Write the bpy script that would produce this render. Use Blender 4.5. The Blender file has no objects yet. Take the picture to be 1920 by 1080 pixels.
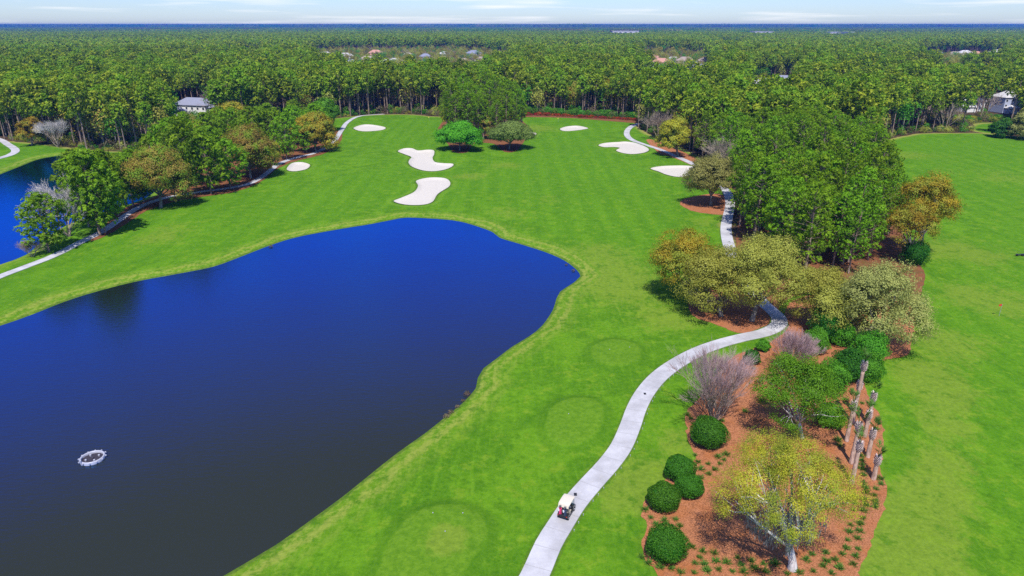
import bpy, math, random
import numpy as np
from mathutils import Vector, Matrix, Euler
from mathutils.geometry import delaunay_2d_cdt
SC = bpy.context.scene
COL = SC.collection
R_ = math.radians
# ------------------------------------------------------------------ camera, sky, sun, exposure
CAMH = 50.0; F = 1280.0; PITCH = math.atan((540-46)/F)
SP, CP = math.sin(PITCH), math.cos(PITCH)
cam = bpy.data.cameras.new('camera'); camo = bpy.data.objects.new('camera', cam); COL.objects.link(camo)
cam.lens = 24; cam.sensor_width = 36; cam.clip_end = 80000; cam.clip_start = 0.5
camo.location = (0, 0, CAMH); camo.rotation_euler = (math.pi/2-PITCH, 0, 0)
SC.camera = camo
SUN_EL = R_(60); SUN_ROT = R_(183)
W = bpy.data.worlds.new('World'); SC.world = W; W.use_nodes = True
wn = W.node_tree; wn.nodes.clear()
def wnode(t, **k):
    n = wn.nodes.new(t)
    for a, b in k.items(): setattr(n, a, b)
    return n
wo = wnode('ShaderNodeOutputWorld'); bg = wnode('ShaderNodeBackground'); bg.inputs[1].default_value = 0.095
sky = wnode('ShaderNodeTexSky', sky_type='NISHITA', sun_disc=False, sun_elevation=SUN_EL, sun_rotation=SUN_ROT, altitude=50, air_density=1.0, dust_density=0.3, ozone_density=3.0)
hs = wnode('ShaderNodeHueSaturation'); hs.inputs['Saturation'].default_value = 1.25
wn.links.new(sky.outputs[0], hs.inputs['Color'])
tcw = wnode('ShaderNodeTexCoord'); mpw = wnode('ShaderNodeMapping'); mpw.inputs['Scale'].default_value = (5, 5, 95)
nzw = wnode('ShaderNodeTexNoise'); nzw.inputs['Scale'].default_value = 1.3; nzw.inputs['Detail'].default_value = 5
rpw = wnode('ShaderNodeValToRGB'); rpw.color_ramp.elements[0].position = 0.52; rpw.color_ramp.elements[1].position = 0.82
mxw = wnode('ShaderNodeMix', data_type='RGBA')
wn.links.new(tcw.outputs['Generated'], mpw.inputs[0]); wn.links.new(mpw.outputs[0], nzw.inputs['Vector'])
wn.links.new(nzw.outputs[0], rpw.inputs[0]); wn.links.new(rpw.outputs[0], mxw.inputs[0])
tnw = wnode('ShaderNodeMix', data_type='RGBA', blend_type='MULTIPLY'); tnw.inputs[0].default_value = 1; tnw.inputs[7].default_value = (.84, 1.01, 1.55, 1)
wn.links.new(hs.outputs[0], tnw.inputs[6]); wn.links.new(tnw.outputs[2], mxw.inputs[6]); mxw.inputs[7].default_value = (9.2, 9.4, 9.6, 1)
wn.links.new(mxw.outputs[2], bg.inputs[0]); wn.links.new(bg.outputs[0], wo.inputs[0])
sl = bpy.data.lights.new('sun', 'SUN'); sl.energy = 5.0; sl.angle = R_(0.5); sl.color = (1, .965, .9)
so = bpy.data.objects.new('sun', sl); COL.objects.link(so)
sdir = Vector((math.sin(SUN_ROT)*math.cos(SUN_EL), math.cos(SUN_ROT)*math.cos(SUN_EL), math.sin(SUN_EL)))
so.rotation_euler = sdir.to_track_quat('Z', 'Y').to_euler()
SC.view_settings.view_transform = 'Standard'; SC.view_settings.look = 'None'; SC.view_settings.gamma = 1
SC.view_settings.exposure = 0.28
SC.cycles.max_bounces = 6; SC.cycles.diffuse_bounces = 3; SC.cycles.glossy_bounces = 2; SC.cycles.transmission_bounces = 3
SC.cycles.volume_bounces = 0; SC.cycles.use_denoising = False; SC.cycles.sample_clamp_indirect = 4

# ------------------------------------------------------------------ helpers
def G(px, py, z=0.0):
    v = (py-540)/F; d = (CAMH-z)/(SP+v*CP)
    return (d*(px-960)/F, d*(CP-v*SP))
def HT(px, by, ty):
    """height of a thing standing at pixel row by whose top shows at row ty"""
    x, y = G(px, by); v = (ty-540)/F
    k = y*(SP+v*CP)/(CP-v*SP)
    return CAMH-k
def XY(px, Y, z=0.0):
    zc = Y*CP+(CAMH-z)*SP
    return ((px-960)/F*zc, Y)
def catmull(P, step, closed=True):
    P = [np.array(p[:2], float) for p in P]; n = len(P); out = []
    m = n if closed else n-1
    for i in range(m):
        if closed: a, b, c, d = P[i-1], P[i], P[(i+1) % n], P[(i+2) % n]
        else: a, b, c, d = P[max(i-1, 0)], P[i], P[i+1], P[min(i+2, n-1)]
        k = max(1, int(np.linalg.norm(c-b)/step))
        for j in range(k):
            t = j/k
            out.append(.5*((2*b)+(c-a)*t+(2*a-5*b+4*c-d)*t*t+(3*b-a-3*c+d)*t**3))
    if not closed: out.append(P[-1])
    return np.array(out)
def sdist(poly, X, Y):
    """signed distance, positive inside"""
    d2 = np.full(X.shape, 1e18); ins = np.zeros(X.shape, bool)
    n = len(poly)
    for i in range(n):
        ax, ay = poly[i]; bx, by = poly[(i+1) % n]
        ex, ey = bx-ax, by-ay; L = ex*ex+ey*ey+1e-12
        t = np.clip(((X-ax)*ex+(Y-ay)*ey)/L, 0, 1)
        dx = X-ax-t*ex; dy = Y-ay-t*ey
        np.minimum(d2, dx*dx+dy*dy, out=d2)
        if ay != by:
            c = ((ay > Y) != (by > Y)) & (X < ex*(Y-ay)/(ey if ey else 1e-12)+ax)
            ins ^= c
    return np.where(ins, 1, -1)*np.sqrt(d2)
def sdist_local(poly, X, Y, margin, far):
    out = np.full(X.shape, float(far))
    m = (X > poly[:, 0].min()-margin) & (X < poly[:, 0].max()+margin) & (Y > poly[:, 1].min()-margin) & (Y < poly[:, 1].max()+margin)
    if m.any(): out[m] = sdist(poly, X[m], Y[m])
    return out
def tag(o, label=None, cat=None, group=None, kind=None):
    if label: o['label'] = label
    if cat: o['category'] = cat
    if group: o['group'] = group
    if kind: o['kind'] = kind
    return o
def empty(name, loc, rz=0, label=None, cat=None, group=None, scale=1):
    o = bpy.data.objects.new(name, None); COL.objects.link(o); o.location = loc; o.rotation_euler = (0, 0, rz)
    o.scale = (scale,)*3; o.empty_display_size = .3
    return tag(o, label, cat, group)
def link(name, me, parent=None, mat=None):
    o = bpy.data.objects.new(name, me); COL.objects.link(o)
    if parent: o.parent = parent
    if mat is not None and not me.materials: me.materials.append(mat)
    return o
def copy_tree(o, parent=None):
    c = o.copy(); COL.objects.link(c); c.parent = parent
    for ch in list(o.children): copy_tree(ch, c)
    return c
def np_mesh(name, V, Fc, mat=None, tint=None, smooth=False):
    """V (n,3), Fc (m,k) all faces with k corners"""
    me = bpy.data.meshes.new(name); V = np.asarray(V, np.float32); Fc = np.asarray(Fc, np.int32); m, k = Fc.shape
    me.vertices.add(len(V)); me.vertices.foreach_set('co', V.ravel())
    me.loops.add(m*k); me.loops.foreach_set('vertex_index', Fc.ravel())
    me.polygons.add(m); me.polygons.foreach_set('loop_start', np.arange(0, m*k, k, dtype=np.int32))
    me.polygons.foreach_set('use_smooth', np.full(m, smooth, bool))
    if tint is not None:
        a = me.attributes.new('tint', 'FLOAT', 'POINT'); a.data.foreach_set('value', np.asarray(tint, np.float32))
    me.update(calc_edges=True); me.validate()
    if mat: me.materials.append(mat)
    return me
class MB:
    def __init__(s): s.v = []; s.f = []
    def add(s, vs, fs):
        k = len(s.v); s.v += [tuple(p) for p in vs]; s.f += [tuple(i+k for i in f) for f in fs]; return s
    def box(s, c, d, M=None, taper=(1, 1)):
        vs = []
        for sz in (-1, 1):
            for sx, sy in ((-1, -1), (1, -1), (1, 1), (-1, 1)):
                tx, ty = taper if sz > 0 else (1, 1)
                p = Vector((sx*d[0]/2*tx, sy*d[1]/2*ty, sz*d[2]/2))
                if M: p = M @ p
                vs.append(Vector(c)+p)
        return s.add(vs, [(3, 2, 1, 0), (4, 5, 6, 7), (0, 1, 5, 4), (1, 2, 6, 5), (2, 3, 7, 6), (3, 0, 4, 7)])
    def tube(s, pts, rad, n=6, cap=True):
        pts = [Vector(p) for p in pts]; rings = []
        for i, p in enumerate(pts):
            t = (pts[min(i+1, len(pts)-1)]-pts[max(i-1, 0)])
            if t.length < 1e-6: t = Vector((0, 0, 1))
            t.normalize(); a = t.orthogonal().normalized() if abs(t.z) < .95 else Vector((1, 0, 0)).cross(t).normalized(); b = t.cross(a)
            r = rad[i] if hasattr(rad, '__len__') else rad
            rings.append([p+(a*math.cos(q*2*math.pi/n)+b*math.sin(q*2*math.pi/n))*r for q in range(n)])
        vs = [q for r in rings for q in r]; fs = []
        for i in range(len(pts)-1):
            for q in range(n):
                fs.append((i*n+q, i*n+(q+1) % n, (i+1)*n+(q+1) % n, (i+1)*n+q))
        if cap: fs.append(tuple(range(n))[::-1]); fs.append(tuple((len(pts)-1)*n+q for q in range(n)))
        return s.add(vs, fs)
    def lathe(s, prof, n=20, M=None, c=(0, 0, 0)):
        vs = []; fs = []
        for r, z in prof:
            for q in range(n):
                p = Vector((r*math.cos(q*2*math.pi/n), r*math.sin(q*2*math.pi/n), z))
                if M: p = M @ p
                vs.append(Vector(c)+p)
        for i in range(len(prof)-1):
            for q in range(n): fs.append((i*n+q, i*n+(q+1) % n, (i+1)*n+(q+1) % n, (i+1)*n+q))
        return s.add(vs, fs)
    def mesh(s, name, mat=None, smooth=False):
        me = bpy.data.meshes.new(name); me.from_pydata(s.v, [], s.f); me.update()
        if smooth: me.polygons.foreach_set('use_smooth', [True]*len(me.polygons))
        if mat: me.materials.append(mat)
        return me
    def obj(s, name, mat, parent=None, smooth=False): return link(name, s.mesh(name, mat, smooth), parent)

# ------------------------------------------------------------------ node materials
class NT:
    def __init__(s, name):
        s.m = bpy.data.materials.new(name); s.m.use_nodes = True; s.t = s.m.node_tree; s.t.nodes.clear()
        s.out = s.t.nodes.new('ShaderNodeOutputMaterial')
    def n(s, t, ins=None, **k):
        nd = s.t.nodes.new(t)
        for a, b in k.items(): setattr(nd, a, b)
        for a, b in (ins or {}).items():
            sock = nd.inputs[a]
            if isinstance(b, bpy.types.NodeSocket): s.t.links.new(b, sock)
            elif isinstance(b, (tuple, list)) and len(b) == 3 and sock.type == 'RGBA': sock.default_value = (*b, 1)
            else: sock.default_value = b
        return nd
    def math(s, op, a, b=0.0, c=None, clamp=False):
        i = {0: a, 1: b}
        if c is not None: i[2] = c
        return s.n('ShaderNodeMath', i, operation=op, use_clamp=clamp).outputs[0]
    def mix(s, f, a, b, bt='MIX'): return s.n('ShaderNodeMix', {0: f, 6: a, 7: b}, data_type='RGBA', blend_type=bt).outputs[2]
    def ss(s, v, lo, hi): return s.n('ShaderNodeMapRange', {0: v, 1: lo, 2: hi, 3: 0.0, 4: 1.0}, interpolation_type='SMOOTHSTEP').outputs[0]
    def attr(s, nm): return s.n('ShaderNodeAttribute', attribute_name=nm).outputs['Fac']
    def co(s, scale=(1, 1, 1), rot=(0, 0, 0), kind='Object'):
        tc = s.n('ShaderNodeTexCoord').outputs[kind]
        return s.n('ShaderNodeMapping', {0: tc, 2: rot, 3: scale}).outputs[0]
    def noise(s, vec, sc, det=3, rough=.55, dist=0.0):
        return s.n('ShaderNodeTexNoise', {'Vector': vec, 'Scale': sc, 'Detail': det, 'Roughness': rough, 'Distortion': dist}).outputs[0]
    def bsdf(s, col, rough=.8, spec=.3, bump=None, bs=.5, bd=.1, **k):
        i = {'Base Color': col, 'Roughness': rough, 'Specular IOR Level': spec}
        i.update(k)
        if bump is not None: i['Normal'] = s.n('ShaderNodeBump', {'Strength': bs, 'Distance': bd, 'Height': bump}).outputs[0]
        b = s.n('ShaderNodeBsdfPrincipled', i); s.t.links.new(b.outputs[0], s.out.inputs[0]); return s.m
def simple(name, col, rough=.6, spec=.4, var=.12, sc=3.0, metal=0.0):
    t = NT(name); nz = t.noise(t.co(), sc, 4)
    c = t.mix(nz, tuple(x*(1-var) for x in col), tuple(min(1, x*(1+var)) for x in col))
    return t.bsdf(c, rough, spec, **{'Metallic': metal})
def leafmat(name, dark, light, third=None, trans=.25, rnd=.5, rough=.55, gloss=.03, hue=0.02):
    t = NT(name)
    tint = t.attr('tint'); ob = t.n('ShaderNodeObjectInfo').outputs['Random']
    f = t.math('ADD', t.math('MULTIPLY', tint, 1-rnd), t.math('MULTIPLY', ob, rnd))
    c = t.mix(f, dark, light)
    if third:
        nz = t.noise(t.co(), .35, 3)
        c = t.mix(t.ss(t.math('ADD', nz, t.math('MULTIPLY', tint, .25)), .58, .72), c, third)
    c = t.n('ShaderNodeHueSaturation', {'Hue': t.math('ADD', .5-hue, t.math('MULTIPLY', ob, 2*hue)), 'Saturation': 1.0, 'Value': 1.0, 'Fac': 1.0, 'Color': c}).outputs[0]
    d = t.n('ShaderNodeBsdfDiffuse', {0: c}).outputs[0]
    tr = t.n('ShaderNodeBsdfTranslucent', {0: t.mix(.5, c, tuple(min(1, x*1.5) for x in light))}).outputs[0]
    s1 = t.n('ShaderNodeMixShader', {0: trans, 1: d, 2: tr}).outputs[0]
    gl = t.n('ShaderNodeBsdfGlossy', {0: (.9, .95, .85), 1: rough}).outputs[0]
    s2 = t.n('ShaderNodeMixShader', {0: gloss*.25, 1: s1, 2: gl}).outputs[0]
    t.t.links.new(s2, t.out.inputs[0]); return t.m

def grass_material():
    t = NT('turf'); P = t.co()
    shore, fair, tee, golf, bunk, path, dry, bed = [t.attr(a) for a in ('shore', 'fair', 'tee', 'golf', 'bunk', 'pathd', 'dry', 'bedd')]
    big = t.noise(P, .018, 4, .6); mid = t.noise(P, .11, 5, .62, .6); fine = t.noise(P, 1.6, 5, .7); micro = t.noise(P, 5.5, 3, .7)
    strk = t.noise(t.co((.9, .10, 1), (0, 0, R_(30))), 1.2, 5, .7, .5)      # mower drag lines
    strk2 = t.noise(t.co((.6, .03, 1), (0, 0, R_(4))), .9, 3, .6)
    rough_c = t.mix(t.ss(mid, .40, .62), (.026, .128, .002), (.108, .262, .007))
    rough_c = t.mix(t.math('MULTIPLY', t.ss(strk, .48, .66), .6), rough_c, (.13, .30, .010))
    rough_c = t.mix(t.math('MULTIPLY', t.ss(t.noise(t.co((1.2, .35, 1), (0, 0, R_(30))), 1.5, 5, .75), .60, .72), .5), rough_c, (.24, .34, .03))
    rough_c = t.mix(t.math('MULTIPLY', t.ss(big, .5, .72), .35), rough_c, (.024, .15, .003))
    # fairway: close mown, faint mowing lanes
    lane = t.n('ShaderNodeTexWave', {'Vector': t.co((1, .12, 1), (0, 0, R_(2))), 'Scale': .045, 'Distortion': 1.6, 'Detail': 1.0, 'Detail Scale': .6}).outputs['Fac']
    fair_c = t.mix(t.ss(t.math('ADD', t.math('MULTIPLY', lane, .20), t.math('MULTIPLY', strk2, .8)), .3, .75), (.040, .170, .003), (.100, .262, .006))
    c = t.mix(t.math('MULTIPLY', t.ss(t.math('ADD', fair, t.math('MULTIPLY', mid, 4.0)), 1.0, 4.0), .85), rough_c, fair_c)
    # tees
    tw = t.math('ADD', tee, t.math('MULTIPLY', mid, .8))
    c = t.mix(t.math('MULTIPLY', t.math('MULTIPLY', t.ss(tw, -1.3, -.3), t.ss(tw, .9, .1)), .6), c, (.022, .10, .004))
    c = t.mix(t.math('MULTIPLY', t.ss(tw, .3, .8), .85), c, t.mix(fine, (.060, .17, .01), (.16, .26, .02)))
    # dry spots and drier shore band
    dn = t.math('ADD', t.math('ADD', t.math('MULTIPLY', mid, .45), t.math('MULTIPLY', strk, .35)), t.math('MULTIPLY', t.noise(P, .9, 5, .75), .62))
    c = t.mix(t.math('MULTIPLY', t.ss(t.math('ADD', dn, t.math('MULTIPLY', dry, .40)), .80, 1.02), .8), c, (.24, .27, .04))
    sh = t.math('ADD', shore, t.math('MULTIPLY', mid, 3.2))
    band = t.math('MULTIPLY', t.ss(t.math('ADD', sh, t.math('MULTIPLY', fine, 1.5)), 8.4, 4.6), .85)
    c = t.mix(band, c, t.mix(t.ss(t.math('ADD', t.math('MULTIPLY', t.math('SINE', t.math('ADD', t.math('MULTIPLY', shore, 2.7), t.math('MULTIPLY', mid, 14.0))), .07), t.mix(.5, strk, fine)), .40, .60), (.13, .25, .012), (.42, .37, .09)))
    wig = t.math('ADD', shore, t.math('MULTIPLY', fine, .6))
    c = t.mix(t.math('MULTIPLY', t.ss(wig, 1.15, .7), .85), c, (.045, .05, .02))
    # paler grass round the bunkers, then the lip's shade painted as a dark rim
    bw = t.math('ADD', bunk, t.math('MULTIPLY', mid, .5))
    c = t.mix(t.math('MULTIPLY', t.ss(bw, -2.6, -1.6), .4), c, (.22, .37, .04))
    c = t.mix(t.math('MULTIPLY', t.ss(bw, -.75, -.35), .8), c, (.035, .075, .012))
    # earth edge beside the path and the beds
    c = t.mix(t.math('MULTIPLY', t.ss(path, .32, .12), .75), c, (.05, .055, .02))
    c = t.mix(t.math('MULTIPLY', t.ss(t.math('ADD', bed, t.math('MULTIPLY', fine, .9)), 1.3, .2), .5), c, (.22, .23, .04))
    # fine blade scale variation and mottling
    n35 = t.noise(P, .38, 5, .72); nt = t.ss(tw, -.2, -1.3)
    c = t.mix(t.math('MULTIPLY', t.math('MULTIPLY', t.ss(n35, .53, .64), nt), .62), c, (.23, .32, .022))
    c = t.mix(t.math('MULTIPLY', t.math('MULTIPLY', t.ss(n35, .47, .35), nt), .7), c, (.010, .085, .002))
    c = t.mix(.8, c, t.mix(t.ss(fine, .28, .72), t.mix(.55, c, (.010, .07, .001)), t.mix(.35, c, (.20, .33, .025))))
    c = t.mix(.4, c, t.mix(micro, (.012, .08, .002), (.15, .28, .02)))
    # forest litter and tan straw outside the mown ground
    lit = t.mix(t.ss(t.noise(P, .5, 5, .7), .35, .68), (.035, .026, .014), (.12, .08, .045))
    lit = t.mix(t.ss(t.noise(P, .06, 3), .55, .7), lit, (.08, .11, .02))
    gw = t.math('ADD', golf, t.math('MULTIPLY', mid, 5.0))
    straw = t.mix(fine, (.30, .22, .07), (.36, .33, .09))
    c = t.mix(t.math('MULTIPLY', t.ss(gw, 6.0, 3.0), .65), c, straw)
    c = t.mix(t.ss(gw, 2.9, 2.2), c, lit)
    hb = t.math('ADD', fine, t.math('MULTIPLY', micro, .6))
    return t.bsdf(c, .85, .02, hb, .5, .12)
def mulch_material(name, a, b, c3):
    t = NT(name); P = t.co()
    n1 = t.noise(P, 7, 5, .75); n2 = t.noise(P, .35, 4, .6); n3 = t.noise(P, 2.2, 4, .7)
    c = t.mix(t.ss(n1, .32, .66), a, b); c = t.mix(t.math('MULTIPLY', t.ss(n2, .45, .7), .6), c, c3)
    c = t.mix(t.math('MULTIPLY', t.ss(n3, .50, .72), .5), c, (.10, .045, .025))
    return t.bsdf(c, .9, .1, n1, .7, .08)
M_turf = grass_material()
M_mulch = mulch_material('red_mulch', (.17, .060, .022), (.46, .19, .09), (.32, .105, .03))
M_litter = mulch_material('pine_straw', (.11, .045, .02), (.27, .105, .045), (.09, .07, .02))
def sand_material():
    t = NT('sand'); P = t.co(); n = t.noise(P, 1.2, 5, .6); r = t.noise(t.co((.5, 4, 1)), 2.5, 3)
    c = t.mix(n, (.44, .40, .35), (.56, .52, .46)); return t.bsdf(c, .95, .05, t.math('ADD', n, r), .5, .08)
M_sand = sand_material()
def path_material():
    t = NT('concrete_path'); P = t.co(); n = t.noise(P, .25, 5, .65); f = t.noise(P, 6, 4, .7)
    c = t.mix(t.ss(n, .3, .7), (.33, .32, .33), (.50, .49, .51)); c = t.mix(t.math('MULTIPLY', t.ss(f, .4, .8), .5), c, (.36, .35, .35))
    j = t.attr('tint'); k = t.math('FRACT', t.math('DIVIDE', j, 3.0)); c = t.mix(t.math('MULTIPLY', t.ss(k, .035, .012), .55), c, (.22, .21, .2))
    c = t.mix(t.math('MULTIPLY', t.ss(t.noise(P, .9, 3), .6, .75), .25), c, (.40, .36, .30))
    return t.bsdf(c, .85, .2, f, .3, .02)
M_path = path_material()
def water_material(name, body, tintc, ior):
    t = NT(name); P = t.co((1, 1, 1), (0, 0, R_(25)))
    w = t.math('ADD', t.noise(t.co((.5, 1.4, 1), (0, 0, R_(20))), 1.7, 4, .6), t.math('MULTIPLY', t.noise(P, .12, 3), 1.2))
    bp = t.n('ShaderNodeBump', {'Strength': .5, 'Distance': .06, 'Height': w}).outputs[0]
    big = t.noise(P, .012, 3)
    d = t.n('ShaderNodeBsdfDiffuse', {0: t.mix(big, body, tuple(x*1.25 for x in body)), 'Normal': bp}).outputs[0]
    g = t.n('ShaderNodeBsdfGlossy', {0: tintc, 1: .09, 'Normal': bp}).outputs[0]
    fc = t.n('ShaderNodeLayerWeight', {0: .5, 1: bp}).outputs['Facing']
    fr = t.n('ShaderNodeMapRange', {0: fc, 1: .45, 2: .80, 3: .02, 4: ior}).outputs[0]
    t.t.links.new(t.n('ShaderNodeMixShader', {0: fr, 1: d, 2: g}).outputs[0], t.out.inputs[0]); return t.m
M_water = water_material('lake_water', (.019, .023, .018), (.005, .23, .82), .9)
def bark(name, a, b, sc=3):
    t = NT(name); n = t.noise(t.co((1, 1, .25)), sc, 5, .7); return t.bsdf(t.mix(t.ss(n, .3, .7), a, b), .9, .1, n, .6, .05)
M_pbark = bark('pine_bark', (.12, .08, .06), (.40, .30, .24))
M_obark = bark('oak_bark', (.11, .095, .08), (.33, .30, .26))
M_wbark = bark('pale_bark', (.36, .33, .31), (.66, .62, .60))
M_palmbark = bark('palm_bark', (.30, .19, .14), (.60, .42, .34), 5)
M_boots = bark('palm_boots', (.26, .17, .14), (.75, .64, .62), 7)
M_twig = bark('bare_twigs', (.20, .155, .12), (.42, .34, .27), 4)
M_pinktwig = bark('pink_twigs', (.26, .17, .16), (.50, .35, .35), 4)
L_pine = leafmat('pine_needles', (.040, .115, .003), (.260, .430, .014), rnd=.35, trans=.3)
L_pine2 = leafmat('pine_needles_far', (.034, .095, .004), (.225, .365, .013), (.30, .38, .022), rnd=.7, trans=.3)
L_green = leafmat('green_leaves', (.035, .13, .008), (.13, .34, .02))
L_vivid = leafmat('vivid_green_leaves', (.04, .14, .006), (.16, .40, .018))
L_olive = leafmat('olive_leaves', (.16, .18, .02), (.48, .48, .09), trans=.3)
L_grey = leafmat('grey_olive_leaves', (.15, .165, .035), (.42, .41, .12), trans=.3)
L_gold = leafmat('golden_leaves', (.18, .14, .010), (.50, .36, .03), (.24, .28, .03))
L_yellow = leafmat('yellow_green_leaves', (.16, .165, .012), (.56, .50, .04), (.24, .28, .03))
L_orange = leafmat('orange_leaves', (.17, .14, .025), (.42, .30, .06), (.16, .27, .02))
L_sage = leafmat('sage_leaves', (.07, .12, .02), (.26, .36, .08))
L_dark = leafmat('dark_green_leaves', (.015, .07, .006), (.06, .19, .014), rnd=.2)
L_hedge = leafmat('hedge_leaves', (.016, .08, .006), (.07, .25, .016), rnd=.2)
L_moss = leafmat('hanging_moss', (.16, .155, .14), (.36, .35, .33), trans=.2)
L_red = leafmat('red_azalea', (.20, .012, .008), (.60, .03, .02), (.09, .12, .01))
L_clump = leafmat('grass_clump', (.04, .12, .012), (.15, .27, .04))
L_frond = leafmat('palm_frond', (.04, .12, .015), (.16, .26, .05))
L_brown = leafmat('brown_scrub', (.10, .07, .045), (.26, .19, .12), (.12, .15, .04))

# ------------------------------------------------------------------ outlines of the place (metres, read off the view once)
WL = -0.8
lake1px = [(-60, 628), (0, 611), (60, 590), (120, 566), (180, 547), (250, 529), (330, 514), (400, 500), (450, 482), (510, 459), (560, 444), (640, 429), (690, 421), (737, 412), (763, 408), (827, 411), (860, 415), (890, 423), (923, 435), (937, 446), (973, 457), (1023, 473), (1057, 488), (1080, 505), (1088, 518), (1078, 528), (1050, 547), (1043, 560), (1037, 580), (1017, 610), (993, 630), (960, 650), (930, 673), (907, 690), (896, 708), (892, 728), (866, 757), (840, 778), (800, 810), (740, 853), (690, 893), (640, 933), (580, 977), (520, 1020), (460, 1056), (410, 1085), (330, 1130), (150, 1250), (-300, 1500)]
LAKE1 = catmull([G(x, y, WL) for x, y in lake1px]+[(-110, 20), (-120, 60), (-110, 90)], 2.0)
lake2px = [(-40, 342), (0, 327), (40, 311), (75, 298), (120, 291), (165, 291), (230, 302), (285, 322), (300, 345), (284, 364), (262, 376), (210, 392), (150, 412), (110, 430), (80, 452), (50, 477), (27, 487), (0, 496), (-40, 508), (-160, 500), (-160, 400)]
LAKE2 = catmull([G(x, y, WL) for x, y in lake2px], 2.5)
golfpx = [(-200, 262), (0, 262), (60, 268), (150, 279), (230, 283), (300, 279), (380, 262), (450, 245), (520, 234), (600, 227), (640, 224), (700, 218), (770, 217), (830, 219), (900, 214), (1000, 216), (1100, 219), (1190, 226), (1196, 240), (1230, 258), (1290, 280), (1350, 315), (1370, 356), (1369, 405), (1374, 450), (1440, 500), (1520, 522), (1590, 520), (1640, 500), (1664, 450), (1656, 400), (1642, 350), (1635, 312), (1628, 285), (1642, 268), (1700, 254), (1800, 250), (1850, 251), (1930, 258), (2100, 265)]
GOLF = catmull([(-520, 250)]+[G(x, y) for x, y in golfpx]+[(520, 330), (560, 40), (400, -80), (-400, -80), (-560, 100)], 5.0)
GOLF2 = catmull([G(x, y) for x, y in [(1822, 234), (1890, 232), (1893, 250), (1830, 249)]], 4.0)
isl = [(822, 240), (850, 222), (960, 222), (996, 246), (985, 262), (968, 282), (945, 283), (925, 270), (890, 270), (876, 285), (850, 285), (840, 272), (826, 258)]
fair_px = [
 [(560, 350), (640, 330), (700, 320), (730, 300), (720, 270), (660, 262), (640, 245), (760, 225), (860, 235), (830, 270), (860, 310), (900, 330), (960, 300), (1010, 260), (1060, 228), (1150, 232), (1120, 270), (1180, 300), (1240, 340), (1270, 385), (1265, 430), (1220, 462), (1130, 470), (1040, 440), (960, 405), (880, 380), (850, 390), (700, 395), (560, 425), (440, 460), (330, 480), (250, 500), (120, 525), (0, 560), (-60, 560), (0, 530), (120, 500), (230, 440), (420, 372)],
 [(1650, 275), (1760, 258), (1930, 268), (2200, 300), (2300, 900), (1780, 900), (1760, 640), (1780, 480), (1830, 420), (1760, 330), (1700, 300)]]
FAIR = [catmull([G(x, y) for x, y in p], 4.0) for p in fair_px]
def oval(cx, cy, rx, ry, n=14): return [(cx+rx*math.cos(a*2*math.pi/n), cy+ry*math.sin(a*2*math.pi/n)) for a in range(n)]
TEES = [catmull([G(x, y) for x, y in p], 1.0) for p in (
  oval(1155, 664, 50, 27), [(1022, 800), (1030, 765), (1065, 747), (1110, 748), (1133, 766), (1128, 800), (1095, 830), (1045, 832)],
  [(705, 1085), (728, 1020), (765, 970), (820, 948), (880, 955), (915, 985), (905, 1030), (870, 1080), (840, 1130), (700, 1130)])]
bunk_px = [
 [(663, 241), (680, 236), (700, 236), (722, 240), (718, 245), (695, 247), (675, 246)],
 [(746, 284), (757, 279), (772, 279), (784, 283), (800, 282), (813, 283), (814, 289), (811, 295), (816, 302), (834, 304), (849, 305), (848, 310), (833, 317), (813, 321), (793, 320), (773, 313), (766, 305), (768, 299), (771, 294), (757, 289)],
 [(738, 375), (760, 382), (790, 383), (810, 378), (821, 364), (842, 351), (843, 341), (832, 335), (805, 335), (781, 341), (784, 350), (776, 360), (752, 369)],
 [(1050, 242), (1063, 237), (1083, 236), (1102, 241), (1097, 243), (1073, 246), (1057, 246)],
 [(1122, 273), (1133, 269), (1160, 267), (1173, 266), (1193, 269), (1215, 279), (1212, 286), (1190, 290), (1170, 289), (1155, 284), (1162, 279), (1150, 277), (1133, 277)],
 [(1220, 316), (1245, 311), (1290, 311), (1310, 318), (1296, 328), (1272, 332), (1250, 328), (1235, 322)],
 [(538, 318), (548, 308), (565, 306), (581, 311), (575, 319), (555, 323), (542, 322)],
 [(990, 248), (1001, 247), (1006, 249), (1003, 252), (992, 252)]]
BUNK = [catmull([G(x, y) for x, y in p], 1.0) for p in bunk_px]
path_px = {
 'main': [(965, 1150), (1003, 1078), (1028, 1020), (1049, 984), (1077, 940), (1108, 903), (1141, 867), (1165, 835), (1181, 800), (1194, 765), (1211, 735), (1236, 706), (1270, 680), (1310, 658), (1350, 644), (1392, 634), (1432, 626), (1457, 613), (1461, 598), (1448, 582), (1430, 565), (1405, 535), (1380, 495), (1364, 455), (1361, 428), (1365, 404), (1369, 380), (1363, 358), (1345, 338), (1315, 316), (1278, 297), (1240, 281), (1205, 270), (1182, 260), (1175, 250), (1183, 240), (1198, 232)],
 'left': [(-60, 545), (0, 518), (45, 501), (100, 480), (150, 455), (190, 436), (220, 416), (245, 398), (270, 384), (310, 371), (370, 360), (430, 350), (470, 341), (500, 325), (525, 308), (560, 294), (590, 285), (625, 265), (640, 245), (652, 232), (680, 220), (720, 216)],
 'far': [(-40, 250), (0, 260), (16, 271), (29, 282), (22, 289), (0, 296), (-60, 310)]}
PATHS = {k: catmull([G(x, y) for x, y in v], 1.2, False) for k, v in path_px.items()}
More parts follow.
